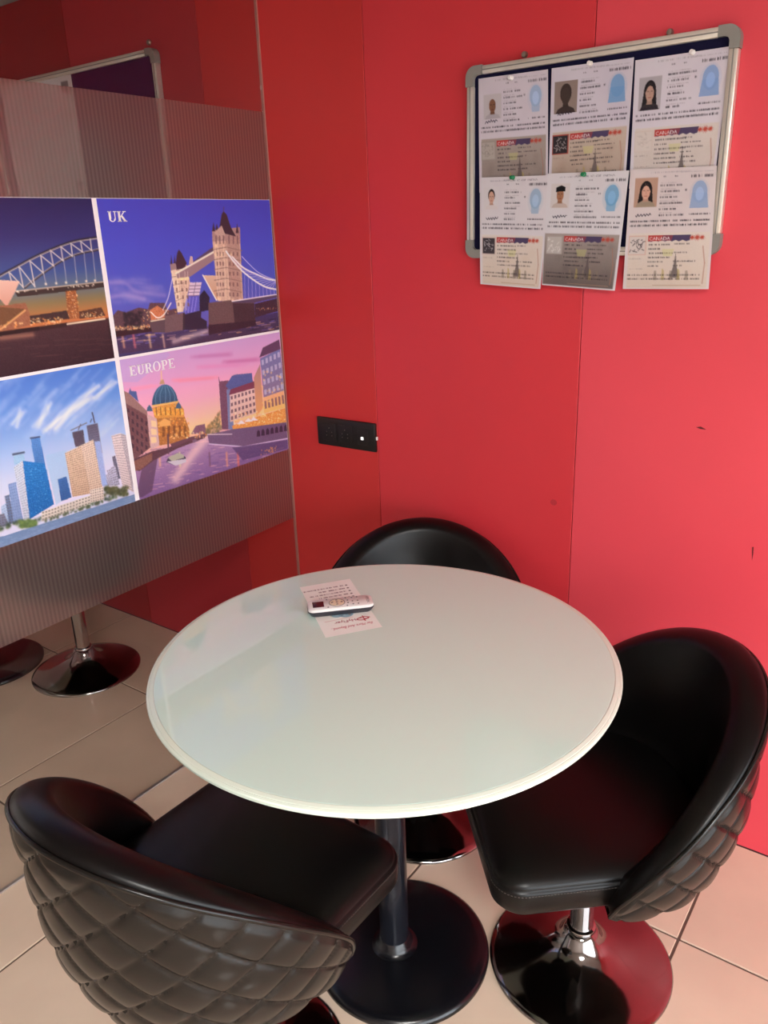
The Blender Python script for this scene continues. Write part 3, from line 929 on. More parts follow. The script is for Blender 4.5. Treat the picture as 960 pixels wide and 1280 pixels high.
# white serif lettering UK and EUROPE
def letter(ch):
    """list of quads in an em box 0..w x 0..1"""
    Q = []
    def bar(x0, y0, x1, y1): Q.append([(x0, y0), (x1, y0), (x1, y1), (x0, y1)])
    def stroke(pts, wd):
        for a, b in zip(pts, pts[1:]):
            a, b = np.array(a), np.array(b)
            d = b - a
            n = np.array([-d[1], d[0]]) / max(np.hypot(*d), 1e-6) * wd / 2
            Q.append([tuple(a - n), tuple(b - n), tuple(b + n), tuple(a + n)])
    def arc(cx, cy, rx, ry, a0, a1, w0, w1, n=12):
        A_ = np.radians(np.linspace(a0, a1, n + 1))
        for p, q in zip(A_, A_[1:]):
            t = lambda ang: (w0 + (w1 - w0) * abs(math.cos(ang)))
            Q.append([(cx + (rx - t(p)) * math.cos(p), cy + (ry - w0) * math.sin(p)), (cx + rx * math.cos(p), cy + ry * math.sin(p)),
                      (cx + rx * math.cos(q), cy + ry * math.sin(q)), (cx + (rx - t(q)) * math.cos(q), cy + (ry - w0) * math.sin(q))])
    S, T_ = 0.20, 0.085
    if ch == 'U':
        w = 0.78
        bar(0.10, 0.28, 0.10 + S, 1); bar(0.02, 1 - T_, 0.36, 1); bar(0.60, 0.28, 0.68, 1); bar(0.50, 1 - T_, 0.78, 1)
        arc(0.39, 0.30, 0.29, 0.30, 180, 360, 0.08, 0.15)
    elif ch == 'K':
        w = 0.84
        bar(0.10, 0, 0.10 + S, 1); bar(0.01, 1 - T_, 0.37, 1); bar(0.01, 0, 0.37, T_)
        stroke([(0.26, 0.40), (0.68, 0.97)], 0.08); stroke([(0.40, 0.56), (0.70, 0.03)], 0.18); bar(0.52, 1 - T_, 0.82, 1); bar(0.52, 0, 0.86, T_)
    elif ch == 'E':
        w = 0.74
        bar(0.10, 0, 0.10 + S, 1); bar(0.02, 1 - T_, 0.68, 1); bar(0.02, 0, 0.70, T_); bar(0.2, 0.47, 0.50, 0.54)
        bar(0.62, 0.78, 0.68, 1); bar(0.64, 0, 0.70, 0.24); bar(0.46, 0.38, 0.51, 0.64)
    elif ch == 'R':
        w = 0.82
        bar(0.10, 0, 0.10 + S, 1); bar(0.02, 1 - T_, 0.42, 1); bar(0.02, 0, 0.37, T_); bar(0.2, 0.46, 0.44, 0.53)
        arc(0.42, 0.73, 0.25, 0.27, -90, 90, 0.07, 0.16); stroke([(0.44, 0.50), (0.56, 0.30), (0.62, 0.06), (0.78, 0.03)], 0.13)
    elif ch == 'O':
        w = 0.86
        arc(0.42, 0.5, 0.40, 0.52, 0, 360, 0.07, 0.17, 26)
    elif ch == 'P':
        w = 0.74
        bar(0.10, 0, 0.10 + S, 1); bar(0.02, 1 - T_, 0.42, 1); bar(0.02, 0, 0.38, T_); bar(0.2, 0.42, 0.42, 0.49)
        arc(0.42, 0.71, 0.27, 0.29, -90, 90, 0.07, 0.17)
    return Q, w


def word(text, p_left, p_right, p_top, X):
    a, b = px_on_x(*p_left, X), px_on_x(*p_right, X)
    h = px_on_x(*p_top, X)[2] - a[2]
    tot = sum(letter(c)[1] for c in text) + 0.04 * (len(text) - 1)
    k = (b[1] - a[1]) / tot
    V, Fc, x = [], [], 0.0
    for c in text:
        q, w = letter(c)
        for quad in q:
            n = len(V)
            V += [(0.0016, a[1] - 1.21 + (x + u) * k, a[2] - 0.855 + v * h) for u, v in quad]
            Fc.append((n, n + 1, n + 2, n + 3))
        x += w + 0.04
    return mk('lettering', V, Fc, M['print_white'], cityp)


word('UK', (135, 277.5), (158.5, 277.2), (134.5, 264), PX)
word('EUROPE', (162, 470.5), (219, 461.5), (161, 458), PX)


# ------------------------------------------------------------------ round table
TX, TY = -0.7966, 1.0648
tb = empty('round_table', (TX, TY, 0), label='round cafe table with a pale green glass top on a black pedestal', cat='table')
R0 = 0.4352
lathe('glass_top', [(0, 0.7434), (R0 - 0.0160, 0.7434), (R0 - 0.0150, 0.7434), (R0 - 0.0140, 0.7431), (R0 - 0.0140, 0.7300), (0, 0.7300)], M['table_glass'], tb, n=160, sharp=30)
lathe('bevelled_edge', [(R0 - 0.0138, 0.7429), (R0 - 0.0125, 0.7434), (R0 - 0.0065, 0.7420), (R0 - 0.0055, 0.7412), (R0 - 0.0045, 0.7414), (R0 - 0.0010, 0.7400),
                        (R0, 0.7375), (R0 - 0.0006, 0.7350), (R0 - 0.0030, 0.7342), (R0 - 0.0022, 0.7330), (R0 - 0.0024, 0.7310), (R0 - 0.0045, 0.7300), (R0 - 0.0138, 0.7300)],
      M['table_edge'], tb, n=160, sharp=25)
lathe('support_plate', [(0, 0.7298), (0.16, 0.7298), (0.162, 0.7285), (0.162, 0.7235), (0.16, 0.722), (0.03, 0.716), (0, 0.716)], M['black_steel'], tb, n=48)
lathe('column', [(0, 0.717), (0.0315, 0.717), (0.0315, 0.02), (0, 0.02)], M['steel_column'], tb, n=48)
lathe('column_foot', [(0.0316, 0.050), (0.0345, 0.046), (0.0375, 0.036), (0.0420, 0.029), (0.0500, 0.0262), (0.0316, 0.024)], M['black_steel'], tb, n=48, c=(0.0, 0.0, 0))
lathe('base_disc', [(0, 0.026), (0.06, 0.0255), (0.12, 0.0225), (0.165, 0.0195), (0.181, 0.0165), (0.1885, 0.0115), (0.190, 0.006), (0.189, 0.0), (0, 0.0)], M['black_steel'], tb, n=96, sharp=60, c=(0.010, 0.014, 0))

# ------------------------------------------------------------------ swivel chairs
TH_E = math.radians(101)
SA, SB = 0.284, 0.284
ZB = 0.388
RIM_H = 0.364


def zt(th):
    c = max(math.cos(th / TH_E * math.pi / 2), 0.0)
    return ZB + 0.014 + (RIM_H - 0.014) * c ** 0.72


def sc_z(z):
    h = min(max((z - ZB) / 0.24, 0.0), 1.0)
    return 0.83 + 0.17 * (1 - (1 - h) ** 2.2) + 0.03 * max(0, (z - 0.62)) / 0.14


def shell_pt(th, z, inset=0.0):
    s = sc_z(z) - inset / SA
    return np.array([SA * s * math.sin(th), -SB * s * math.cos(th), z])


def make_chair(name):
    root = empty(name)
    # quilted outer shell
    NU, NV = 250, 84
    V, Fc = [], []
    A = 0.0080
    for i in range(NU + 1):
        th = -TH_E + 2 * TH_E * i / NU
        top = zt(th)
        for j in range(NV + 1):
            t = j / NV
            z = ZB + (top - ZB) * t
            p = shell_pt(th, z)
            S = th * 0.285
            a, b = S / 0.098 + (z - 0.40) / 0.084, S / 0.098 - (z - 0.40) / 0.084
            da, db = abs(a - round(a)), abs(b - round(b))
            edge = min(1.0, (top - z) / 0.02, (TH_E - abs(th)) / 0.06)
            h = A * (0.5 * (1 - math.exp(-da / 0.035)) * (1 - math.exp(-db / 0.035)) + 0.5 * (math.sin(math.pi * da) * math.sin(math.pi * db)) ** 0.6) * max(edge, 0)
            n = np.array([math.sin(th), -math.cos(th), -0.35 * (1 - t)])
            p = p + n / np.linalg.norm(n) * h
            if j < 6:                       # roll the lower hem under
                q = (1 - j / 6.0)
                p = p * np.array([1 - 0.05 * q * q, 1 - 0.05 * q * q, 1]) - np.array([0, 0, 0.004 * q])
            V.append(p)
    for i in range(NU):
        for j in range(NV):
            a = i * (NV + 1) + j
            Fc.append((a, a + NV + 1, a + NV + 2, a + 1))
    sh = mk('quilted_shell', V, Fc, M['leather'], root, smooth=True)
    sh['label'] = 'diamond quilted outer leather'
    # stitches along one family of quilt lines
    parts = []
    for k in range(-11, 12):
        s0 = None
        for q in range(0, 90):
            z = ZB + 0.02 + q * 0.0052
            S = 0.098 * (k + (z - 0.40) / 0.084)
            th = S / 0.285
            if abs(th) > TH_E - 0.05 or z > zt(th) - 0.012:
                continue
            p = shell_pt(th, z) + np.array([math.sin(th), -math.cos(th), 0]) * 0.0012
            z2 = z + 0.0026
            th2 = 0.098 * (k + (z2 - 0.40) / 0.084) / 0.285
            p2 = shell_pt(th2, z2) + np.array([math.sin(th2), -math.cos(th2), 0]) * 0.0012
            parts.append(tube_data([p, p2], 0.0007, n=4))
    mk('stitching', *join(parts), M['thread'], sh)['kind'] = 'stuff'
    # inner backrest with padded rim
    NR, NI = 10, 16
    V, Fc = [], []
    NU2 = 120
    for i in range(NU2 + 1):
        th = -TH_E + 2 * TH_E * i / NU2
        top = zt(th)
        f = max(math.cos(th / TH_E * math.pi / 2), 0.0)
        d = 0.022 + 0.040 * f ** 0.5
        hgt = 0.006 + 0.016 * f ** 0.5
        for j in range(NR + 1):
            ph = math.pi * j / NR
            o = d * (1 - math.cos(ph)) / 2
            z = top + hgt * math.sin(ph) * (1.0 - 0.35 * j / NR) - 0.010 * f * (j / NR)
            V.append(shell_pt(th, z, o) if z < 0.9 else shell_pt(th, 0.9, o))
        zl = min(0.445, top - 0.012)
        z0 = top - 0.010 * f
        for j in range(1, NI + 1):
            t = j / NI
            z = z0 + (zl - z0) * t
            V.append(shell_pt(th, z, d + 0.016 * math.sin(math.pi * min(t * 1.2, 1))))
    n = NR + NI + 1
    for i in range(NU2):
        for j in range(n - 1):
            a = i * n + j
            Fc.append((a, a + 1, a + n + 1, a + n))
    mk('inner_backrest', V, Fc, M['leather_seat'], root, smooth=True)
    # piping along the rim
    P = [shell_pt(th, zt(th) + 0.001, -0.002) for th in np.linspace(-TH_E, TH_E, 110)]
    tube('piping', P, 0.0042, M['leather'], root, n=8)
    # underside pan closing the shell
    rim = [shell_pt(th, ZB - 0.003, 0.012) for th in np.linspace(-TH_E, TH_E, 60)]
    low = [(p[0] * 0.75, p[1] * 0.75, ZB - 0.012) for p in rim]
    V = list(rim) + low
    Fc = [(i, i + 1, 61 + i, 60 + i) for i in range(59)] + [tuple(range(60, 120))[::-1]]
    mk('underside_pan', V, Fc, M['leather'], root, smooth=True, sharp=50)
    # seat cushion
    def outline(ins, n=14):
        hw, y0, y1 = 0.221 - ins, -0.205 + ins, 0.240 - ins
        rf, rb = max(0.055 - ins * 0.4, 0.012), max(0.165 - ins, 0.02)
        pts = []
        for cx, cy, r, a0 in ((hw - rf, y1 - rf, rf, 0), (-hw + rf, y1 - rf, rf, 90), (-hw + rb, y0 + rb, rb, 180), (hw - rb, y0 + rb, rb, 270)):
            for k in range(n + 1):
                a = math.radians(a0 + 90 * k / n)
                x, y = cx + r * math.cos(a), cy + r * math.sin(a)
                pts.append((x * (1 - 0.0 * y), y))
        return pts
    lay = [(0.060, 0.398), (0.018, 0.398), (0.006, 0.402), (0.001, 0.410), (0.000, 0.425), (0.000, 0.447), (0.0015, 0.4525), (0.0045, 0.4535), (0.004, 0.4560), (0.008, 0.4625),
           (0.018, 0.4700), (0.034, 0.4755), (0.060, 0.4790), (0.10, 0.4810), (0.15, 0.4815)]
    V, Fc = [], []
    m = len(outline(0))
    for ins, z in lay:
        V += [(x, y, z) for x, y in outline(ins)]
    for i in range(len(lay) - 1):
        for k in range(m):
            k2 = (k + 1) % m
            Fc.append((i * m + k, i * m + k2, (i + 1) * m + k2, (i + 1) * m + k))
    Fc.append(tuple(range(m))[::-1])
    Fc.append(tuple(range((len(lay) - 1) * m, len(lay) * m)))
    seat = mk('seat_cushion', V, Fc, M['leather_seat'], root, smooth=True)
    o = outline(-0.0006, n=14)
    # dashes of the seat seam
    parts = []
    loop = [Vector((x, y, 0.4465)) for x, y in o]
    acc = 0.0
    for k in range(len(loop)):
        a, b = loop[k], loop[(k + 1) % len(loop)]
        L = (b - a).length
        q = 0.0
        while q < L:
            e = min(q + 0.0032, L)
            if e - q > 0.001:
                parts.append(tube_data([a + (b - a) * (q / L), a + (b - a) * (e / L)], 0.0007, n=4))
            q += 0.0056
    mk('seam_stitching', *join(parts), M['thread'], seat)['kind'] = 'stuff'
    # mechanism, pole and trumpet base
    box('swivel_plate', (-0.085, -0.075, 0.372), (0.085, 0.075, 0.397), M['black_steel'], root, bev=0.004)
    lathe('pole', [(0, 0.374), (0.0245, 0.374), (0.0245, 0.05), (0, 0.05)], M['chrome'], root, n=40)
    base = lathe('trumpet_base', [(0.0265, 0.0905), (0.0325, 0.088), (0.0375, 0.080), (0.043, 0.068), (0.053, 0.056), (0.070, 0.0445), (0.095, 0.034), (0.125, 0.0255),
                                  (0.155, 0.0180), (0.178, 0.0115), (0.1885, 0.0075), (0.1920, 0.0040), (0.1915, 0.0), (0, 0.0)], M['dark_chrome'], root, n=96, sharp=70)
    lathe('collar_ring', [(0.0248, 0.099), (0.0300, 0.097), (0.0312, 0.093), (0.0300, 0.0895), (0.0248, 0.0895)], M['chrome'], base, n=40)
    return root


chair = make_chair('swivel_chair')
# (x, y, facing direction)
SPOTS = [((-0.4560, 1.2730), (-0.745, -0.665), -0.030, 'black quilted swivel chair with its back to the scratched red wall panel'),
         ((-0.9860, 1.4730), (0.51, -0.86), -0.012, 'black swivel chair pushed in between the glass table and the red wall below the socket'),
         ((-0.8790, 0.6930), (0.02, 1.00), 0.0, 'black swivel chair showing its whole quilted back, tucked under the table opposite the wall'),
         ((-2.4460, 1.4310), (-0.88, -0.48), 0.0, 'black swivel chair on a chrome base behind the glass partition')]
for k, ((x, y), d, lift, lab) in enumerate(SPOTS):
    o = chair if k == 0 else copy_tree(chair)
    o.location = (x, y, 0)
    o.rotation_euler = (0, 0, math.atan2(-d[0], d[1]))
    for ch in o.children:                    # the gas lift sets each seat at its own height
        if ch.name.split('.')[0] not in ('pole', 'trumpet_base'):
            ch.location.z = lift
    tag(o, lab, 'chair', 'black quilted swivel chairs')

tb2 = copy_tree(tb)
tb2.location = (-2.802, 1.236, 0)
tag(tb2, 'round pedestal table standing behind the glass partition', 'table')

# ------------------------------------------------------------------ ceiling lights
def emit_mat(name, strength, rgb=(1.0, 0.98, 0.95)):
    m = bpy.data.materials.new(name)
    m.use_nodes = True
    nt = m.node_tree
    b = nt.nodes['Principled BSDF']
    b.inputs['Base Color'].default_value = (0.9, 0.9, 0.9, 1)
    b.inputs['Emission Color'].default_value = (*rgb, 1)
    b.inputs['Emission Strength'].default_value = strength
    return m


def ceiling_light(x, y, sx, sy, strength, label):
    t = empty('ceiling_light', (x, y, CEIL_Z), label=label, cat='light', group='recessed ceiling panel lights')
    parts = [box_data((-sx / 2 - 0.02, -sy / 2 - 0.02, -0.012), (sx / 2 + 0.02, -sy / 2, -0.0005)), box_data((-sx / 2 - 0.02, sy / 2, -0.012), (sx / 2 + 0.02, sy / 2 + 0.02, -0.0005)),
             box_data((-sx / 2 - 0.02, -sy / 2, -0.012), (-sx / 2, sy / 2, -0.0005)), box_data((sx / 2, -sy / 2, -0.012), (sx / 2 + 0.02, sy / 2, -0.0005))]
    mk('frame', *join(parts), M['white_plastic'], t)
    box('diffuser', (-sx / 2 + 0.001, -sy / 2 + 0.001, -0.008), (sx / 2 - 0.001, sy / 2 - 0.001, -0.001), emit_mat('led_diffuser', strength), t)


ceiling_light(0.75, -0.75, 0.6, 0.6, 62.0, 'square white ceiling panel light on the table side of the glass')
ceiling_light(-3.15, -0.25, 0.6, 0.6, 4.0, 'added square ceiling panel light brightening the space behind the glass partition')  # unseen panel added to brighten the dim side beyond the glass


# ------------------------------------------------------------------ notice boards
def notice_board(name, x0, x1, z0, z1, felt, label):
    t = empty(name, ((x0 + x1) / 2, WALL_Y, z0), label=label, cat='notice board')
    w, h = (x1 - x0) / 2, z1 - z0
    g, d = 0.0185, -0.0215
    box('felt_panel', (-w + 0.008, -0.0135, 0.008), (w - 0.008, -0.001, h - 0.008), felt, t)
    for lo, hi in (((-w, d, 0.04), (-w + g, -0.001, h - 0.04)), ((w - g, d, 0.04), (w, -0.001, h - 0.04)),
                   ((-w + 0.04, d, 0), (w - 0.04, -0.001, g)), ((-w + 0.04, d, h - g), (w - 0.04, -0.001, h))):
        r = box('frame_rail', lo, hi, M['alu'], t, bev=0.003)
        if hi[0] - lo[0] > hi[2] - lo[2]:
            box('rail_groove', (lo[0], d - 0.0006, (lo[2] + hi[2]) / 2 - 0.0012), (hi[0], d + 0.002, (lo[2] + hi[2]) / 2 + 0.0012), M['cap'], r)
        else:
            box('rail_groove', ((lo[0] + hi[0]) / 2 - 0.0012, d - 0.0006, lo[2]), ((lo[0] + hi[0]) / 2 + 0.0012, d + 0.002, hi[2]), M['cap'], r)
    for sx in (-1, 1):
        for sz in (0, 1):
            # L shaped rounded corner cap
            n = 10
            R1, L = 0.024, 0.042
            outer = [(0, L)] + [(R1 - R1 * math.cos(a), R1 - R1 * math.sin(a)) for a in np.linspace(0, math.pi / 2, n)] + [(L, 0)]
            inner = [(L, g + 0.001)] + [(g + 0.001 + 0.010 - 0.010 * math.sin(a), g + 0.001 + 0.010 - 0.010 * math.cos(a)) for a in np.linspace(0, math.pi / 2, n)] + [(g + 0.001, L)]
            pol = outer + inner
            m2 = len(outer)
            V = []
            for yy in (-0.001, d - 0.0022):
                for u, v in pol:
                    X = (-w - 0.0015 + u) if sx < 0 else (w + 0.0015 - u)
                    Z = (-0.0015 + v) if sz == 0 else (h + 0.0015 - v)
                    V.append((X, yy, Z))
            N = len(pol)
            Fc = []
            for k in range(N):
                k2 = (k + 1) % N
                Fc.append((k, k2, N + k2, N + k))
            for base in (0, N):
                for k in range(m2 - 1):
                    Fc.append((base + k, base + k + 1, base + N - 2 - k, base + N - 1 - k))
            mk('corner_cap', V, Fc, M['cap'], t, smooth=True, sharp=35)
    return t


nb = notice_board('notice_board', -1.036, -0.444, 1.4275, 1.8415, M['felt'], 'aluminium framed navy notice board covered with six pinned documents')
for px, py in ((655, 68), (837, 40)):
    c = px_on_y(px, py, WALL_Y - 0.008)
    V, Fc = lathe_data([(0.0, 0.012), (0.005, 0.011), (0.0065, 0.008), (0.0065, 0.001), (0, 0.001)], 16)
    V = [(x + c[0] + 0.740, -z, y + c[2] - 1.4275) for x, y, z in V]
    mk('hanging_screw', V, Fc, M['brass'], nb, smooth=True, sharp=40)
nb2 = notice_board('notice_board', -3.02, -2.100, 1.36, 2.030, M['felt_purple'], 'aluminium framed purple notice board on the wall behind the glass partition')
c = px_on_y(186, 53, WALL_Y - 0.004)
V, Fc = lathe_data([(0.0, 0.010), (0.006, 0.009), (0.008, 0.006), (0.008, 0.001), (0, 0.001)], 16)
mk('hanging_screw', [(x + c[0] + 2.56, -z, y + c[2] - 1.36) for x, y, z in V], Fc, M['brass'], nb2, smooth=True, sharp=40)


# ------------------------------------------------------------------ text outlines for the printed sheets
TXT = {}


def text_polys(body):
    if body in TXT:
        return TXT[body]
    cu = bpy.data.curves.new('glyphs', 'FONT')
    cu.body = body
    cu.size = 1.0
    o = bpy.data.objects.new('glyphs', cu)
    COL.objects.link(o)
    dg = bpy.context.evaluated_depsgraph_get()
    e = o.evaluated_get(dg)
    me = e.to_mesh()
    co = [v.co.copy() for v in me.vertices]
    polys = [[(co[i].x, co[i].y) for i in p.vertices] for p in me.polygons]
    e.to_mesh_clear()
    bpy.data.objects.remove(o)
    bpy.data.curves.remove(cu)
    xs = [p[0] for q in polys for p in q] or [0, 1]
    TXT[body] = (polys, min(xs), max(xs))
    return TXT[body]


def draw_text(cv, body, x, y, h, rgb, width=None, alpha=1.0, shear=0.0):
    """x, y lower left, h cap height, in canvas samples (y down)"""
    polys, x0, x1 = text_polys(body)
    k = h / 0.70
    kx = width / (x1 - x0) if width else k
    for p in polys:
        cv.fill([(x + (a - x0) * kx + shear * b * k, y - b * k) for a, b in p], rgb, alpha)


def tiny(cv, x0, x1, y, h, rgb, alpha=0.85):
    """print too small to read: a broken row of short ticks"""
    x = x0
    while x < x1:
        w = cv.rs.uniform(0.5, 1.2)
        if cv.rs.rand() > 0.14:
            cv.fill([(x, y - h * cv.rs.uniform(.7, 1)), (x + w, y - h), (x + w, y), (x, y)], rgb, alpha * cv.rs.uniform(.55, 1))
        x += w + cv.rs.uniform(0.35, 0.8)


def portrait(cv, x, y, w, h, bgc, skin, hair, cloth, style):
    cv.fill([(x, y), (x + w, y), (x + w, y + h), (x, y + h)], bgc)
    cx = x + w * 0.5
    E = lambda ex, ey, rx, ry: [(ex + rx * math.cos(a), ey + ry * math.sin(a)) for a in np.linspace(0, 2 * math.pi, 24)[:-1]]
    if style == 'long':
        cv.fill(E(cx, y + h * .42, w * .27, h * .32), hair)
        cv.fill([(cx - w * .27, y + h * .42), (cx + w * .27, y + h * .42), (cx + w * .34, y + h * .97), (cx - w * .36, y + h * .97)], hair)
    cv.fill([(x + w * .06, y + h), (x + w * .16, y + h * .86), (cx - w * .14, y + h * .78), (cx + w * .14, y + h * .78), (x + w * .86, y + h * .86), (x + w * .95, y + h)], cloth)
    cv.fill([(cx - w * .1, y + h * .62), (cx + w * .1, y + h * .62), (cx + w * .13, y + h * .82), (cx - w * .13, y + h * .82)], np.array(skin) * .88)
    if style in ('short', 'dark'):
        cv.fill(E(cx, y + h * .38, w * .25, h * .30), hair)
    if style == 'tied':
        cv.fill(E(cx, y + h * .38, w * .23, h * .29), hair)
    cv.fill(E(cx, y + h * .47, w * .19, h * .27), skin)
    if style == 'cap':
        cv.fill([(cx - w * .24, y + h * .34), (cx - w * .22, y + h * .16), (cx + w * .05, y + h * .08), (cx + w * .27, y + h * .16), (cx + w * .25, y + h * .33)], hair)
    if style == 'long':
        cv.fill([(cx - w * .2, y + h * .46), (cx - w * .17, y + h * .26), (cx, y + h * .2), (cx + w * .17, y + h * .26), (cx + w * .2, y + h * .46), (cx + w * .1, y + h * .3), (cx, y + h * .26), (cx - w * .1, y + h * .3)], hair)
    if style != 'dark':
        d = np.array(skin) * .45
        for s in (-1, 1):
            cv.line([(cx + s * w * .12, y + h * .43), (cx + s * w * .045, y + h * .43)], 0.9, d, .9)
        cv.line([(cx, y + h * .46), (cx + w * .01, y + h * .54)], 0.7, np.array(skin) * .75, .8)
        cv.line([(cx - w * .06, y + h * .62), (cx + w * .06, y + h * .62)], 0.9, np.array(skin) * np.array([.75, .5, .5]), .9)


DW, DH = 132, 182
RED, NAVY = (196, 70, 66), (84, 70, 104)


def document(seed, k):
    cv = Canvas(DW, DH, k['paper'], seed)
    rs = cv.rs
    for _ in range(26):
        cv.dot((rs.uniform(0, DW), rs.uniform(0, DH * .5)), rs.uniform(8, 22), k['mott'], 0.12, soft=True)
    T = k['ink']
    X = lambda u: u * DW
    Y = lambda v: v * DH
    # passport half
    if k.get('head'):
        draw_text(cv, 'REPUBLIC OF INDIA', X(.36), Y(.045), Y(.018), (128, 122, 132), X(.48))
        tiny(cv, X(.16), X(.35), Y(.044), 2.4, (150, 146, 156), .7)
    else:
        tiny(cv, X(.25), X(.70), Y(.04), 2.2, (150, 142, 152), .6)
        tiny(cv, X(.60), X(.96), Y(.045), 1.8, (160, 150, 160), .6)
    tiny(cv, X(.72), X(.97), Y(.085), 4.0, T, .95)
    tiny(cv, X(.40), X(.44), Y(.075), 2, T, .7); tiny(cv, X(.53), X(.57), Y(.075), 2, T, .7)
    x, y, w, h = k['photo']
    portrait(cv, X(x), Y(y), X(w), Y(h), *k['face'])
    for i in range(6):
        v = .125 + i * .048
        tiny(cv, X(.38), X(.38 + rs.uniform(.12, .24)), Y(v), 1.6, (160, 150, 158), .6)
        tiny(cv, X(.37), X(.37 + rs.uniform(.14, .30)), Y(v + .022), 2.8, T, .9)
    tiny(cv, X(.66), X(.68), Y(.19), 3, T)
    # pale blue ghost portrait
    gx, gy, gw, gh = .72, .12, .21, .21
    E = lambda ex, ey, rx, ry: [(X(ex + rx * math.cos(a)), Y(ey + ry * math.sin(a))) for a in np.linspace(0, 2 * math.pi, 24)[:-1]]
    gb = k['ghost']
    for r_ in (1.1,):
        cv.fill(E(gx + gw * .5, gy + gh * .45, gw * .5 * r_, gh * .52 * r_), gb, .15)
    cv.fill(E(gx + gw * .5, gy + gh * .38, gw * .40, gh * .42), gb, .85)
    if k['face'][4] in ('long', 'dark'):
        cv.fill([(X(gx + gw * .1), Y(gy + gh * .42)), (X(gx + gw * .9), Y(gy + gh * .42)), (X(gx + gw), Y(gy + gh)), (X(gx), Y(gy + gh))], gb, .85)
    else:
        cv.fill([(X(gx + gw * .2), Y(gy + gh * .5)), (X(gx + gw * .8), Y(gy + gh * .5)), (X(gx + gw * .75), Y(gy + gh)), (X(gx + gw * .25), Y(gy + gh))], gb, .7)
    cv.fill(E(gx + gw * .5, gy + gh * .46, gw * .22, gh * .26), np.minimum(np.array(gb) + 26, 255), .7 if k['face'][4] != 'dark' else 0)
    tiny(cv, X(.72), X(.95), Y(.385), 2.6, T, .9)
    # signature
    sx, sy = X(.10), Y(.385)
    pts = [(sx + i * 1.7, sy - 1 + 2.6 * math.sin(i * 2.3 + seed) * rs.uniform(.4, 1) - i * .12) for i in range(15)]
    cv.line(bez(pts, 5), 0.9, (40, 34, 50), .9)
    for v in (.435, .470):
        tiny(cv, X(.04), X(.95), Y(v), 3.0, T, 1.0)
    # visa half
    v0 = .525
    c1, c2 = k['visa']
    cv.fill([(X(k.get('vl', .04)), Y(v0)), (X(.97), Y(v0)), (X(.965), Y(.985)), (X(k.get('vl', .04)), Y(.985))], c1, grad=c2, noise=3)
    for _ in range(14):
        cv.dot((rs.uniform(X(.1), X(.9)), rs.uniform(Y(.6), Y(.95))), rs.uniform(5, 14), k['vm'], .16, soft=True)
    band = [(X(.27), Y(.545)), (X(.76), Y(.545)), (X(.75), Y(.59))] + [(X(.75 - i * .04), Y(.59 + (.008 if i % 2 else -.004))) for i in range(1, 12)] + [(X(.27), Y(.595))]
    cv.fill(band, NAVY)
    cv.fill([(X(.27), Y(.545)), (X(.44), Y(.545)), (X(.42), Y(.592)), (X(.27), Y(.595))], RED)
    cv.fill([(X(.44), Y(.545)), (X(.56), Y(.545)), (X(.54), Y(.59)), (X(.42), Y(.592))], (140, 70, 86))
    draw_text(cv, 'CANADA', X(.285), Y(.585), Y(.027), (246, 236, 236), X(.24))
    for i, lx in enumerate((.775, .83, .885)):
        s = 1.0 if i != 1 else 1.15
        leaf = []
        for q in range(22):
            a = 2 * math.pi * q / 22
            rr = (5.2 if q % 2 else 1.8) * s
            leaf.append((X(lx) + rr * math.cos(a), Y(.568) + rr * math.sin(a)))
        cv.fill(leaf, (196, 76, 62), .95)
    px_, py_, pw_, ph_ = .05, .555, .19, .145
    P4 = [(X(px_), Y(py_)), (X(px_ + pw_), Y(py_)), (X(px_ + pw_), Y(py_ + ph_)), (X(px_), Y(py_ + ph_))]
    st = k['vp']
    cv.fill([(X(px_ - .012), Y(py_ - .01)), (X(px_ + pw_ + .012), Y(py_ - .01)), (X(px_ + pw_ + .012), Y(py_ + ph_ + .01)), (X(px_ - .012), Y(py_ + ph_ + .01))], st[0])
    cv.fill(P4, st[1])
    for _ in range(26):
        a = (rs.uniform(X(px_ + .02), X(px_ + pw_ - .02)), rs.uniform(Y(py_ + .02), Y(py_ + ph_ - .02)))
        b = (a[0] + rs.uniform(-4, 4), a[1] + rs.uniform(-4, 4))
        cv.line([a, b], 1.1, st[2], .8)
    tiny(cv, X(.05), X(.2), Y(.745), 2, (150, 136, 130), .6)
    tiny(cv, X(.06), X(.22), Y(.83), 1.6, (150, 136, 130), .5)
    for i in range(6):
        v = .628 + i * .036
        tiny(cv, X(.28), X(.28 + rs.uniform(.12, .36)), Y(v), 2.4, T, .85)
        if i % 2 == 0 or rs.rand() > .5:
            tiny(cv, X(.58), X(.58 + rs.uniform(.1, .26)), Y(v - .004), 2.2, T, .8)
    cv.fill([(X(.44), Y(.66)), (X(.58), Y(.66)), (X(.56), Y(.72)), (X(.46), Y(.72))], (216, 214, 130), .4)
    g = (96, 84, 84)
    cv.fill([(X(.60), Y(.70)), (X(.605), Y(.70)), (X(.62), Y(.80)), (X(.66), Y(.90)), (X(.55), Y(.90)), (X(.585), Y(.80))], g, .75)
    for i in range(5):
        cv.fill([(X(.36 + i * .09), Y(.92)), (X(.365 + i * .09), Y(.84 - .02 * (i % 2))), (X(.39 + i * .09), Y(.84)), (X(.40 + i * .09), Y(.92))], (186, 164, 96) if i % 2 else (140, 124, 110), .55)
    cv.line([(X(.90), Y(.64)), (X(.93), Y(.78)), (X(.92), Y(.95))], 1.6, (178, 120, 104), .6)
    cv.line([(X(.36), Y(.965)), (X(.90), Y(.965))], 1.4, (178, 140, 116), .5)
    for v in (.885, .918):
        tiny(cv, X(.05), X(.88), Y(v), 2.6, T, .75)
    return cv.out()


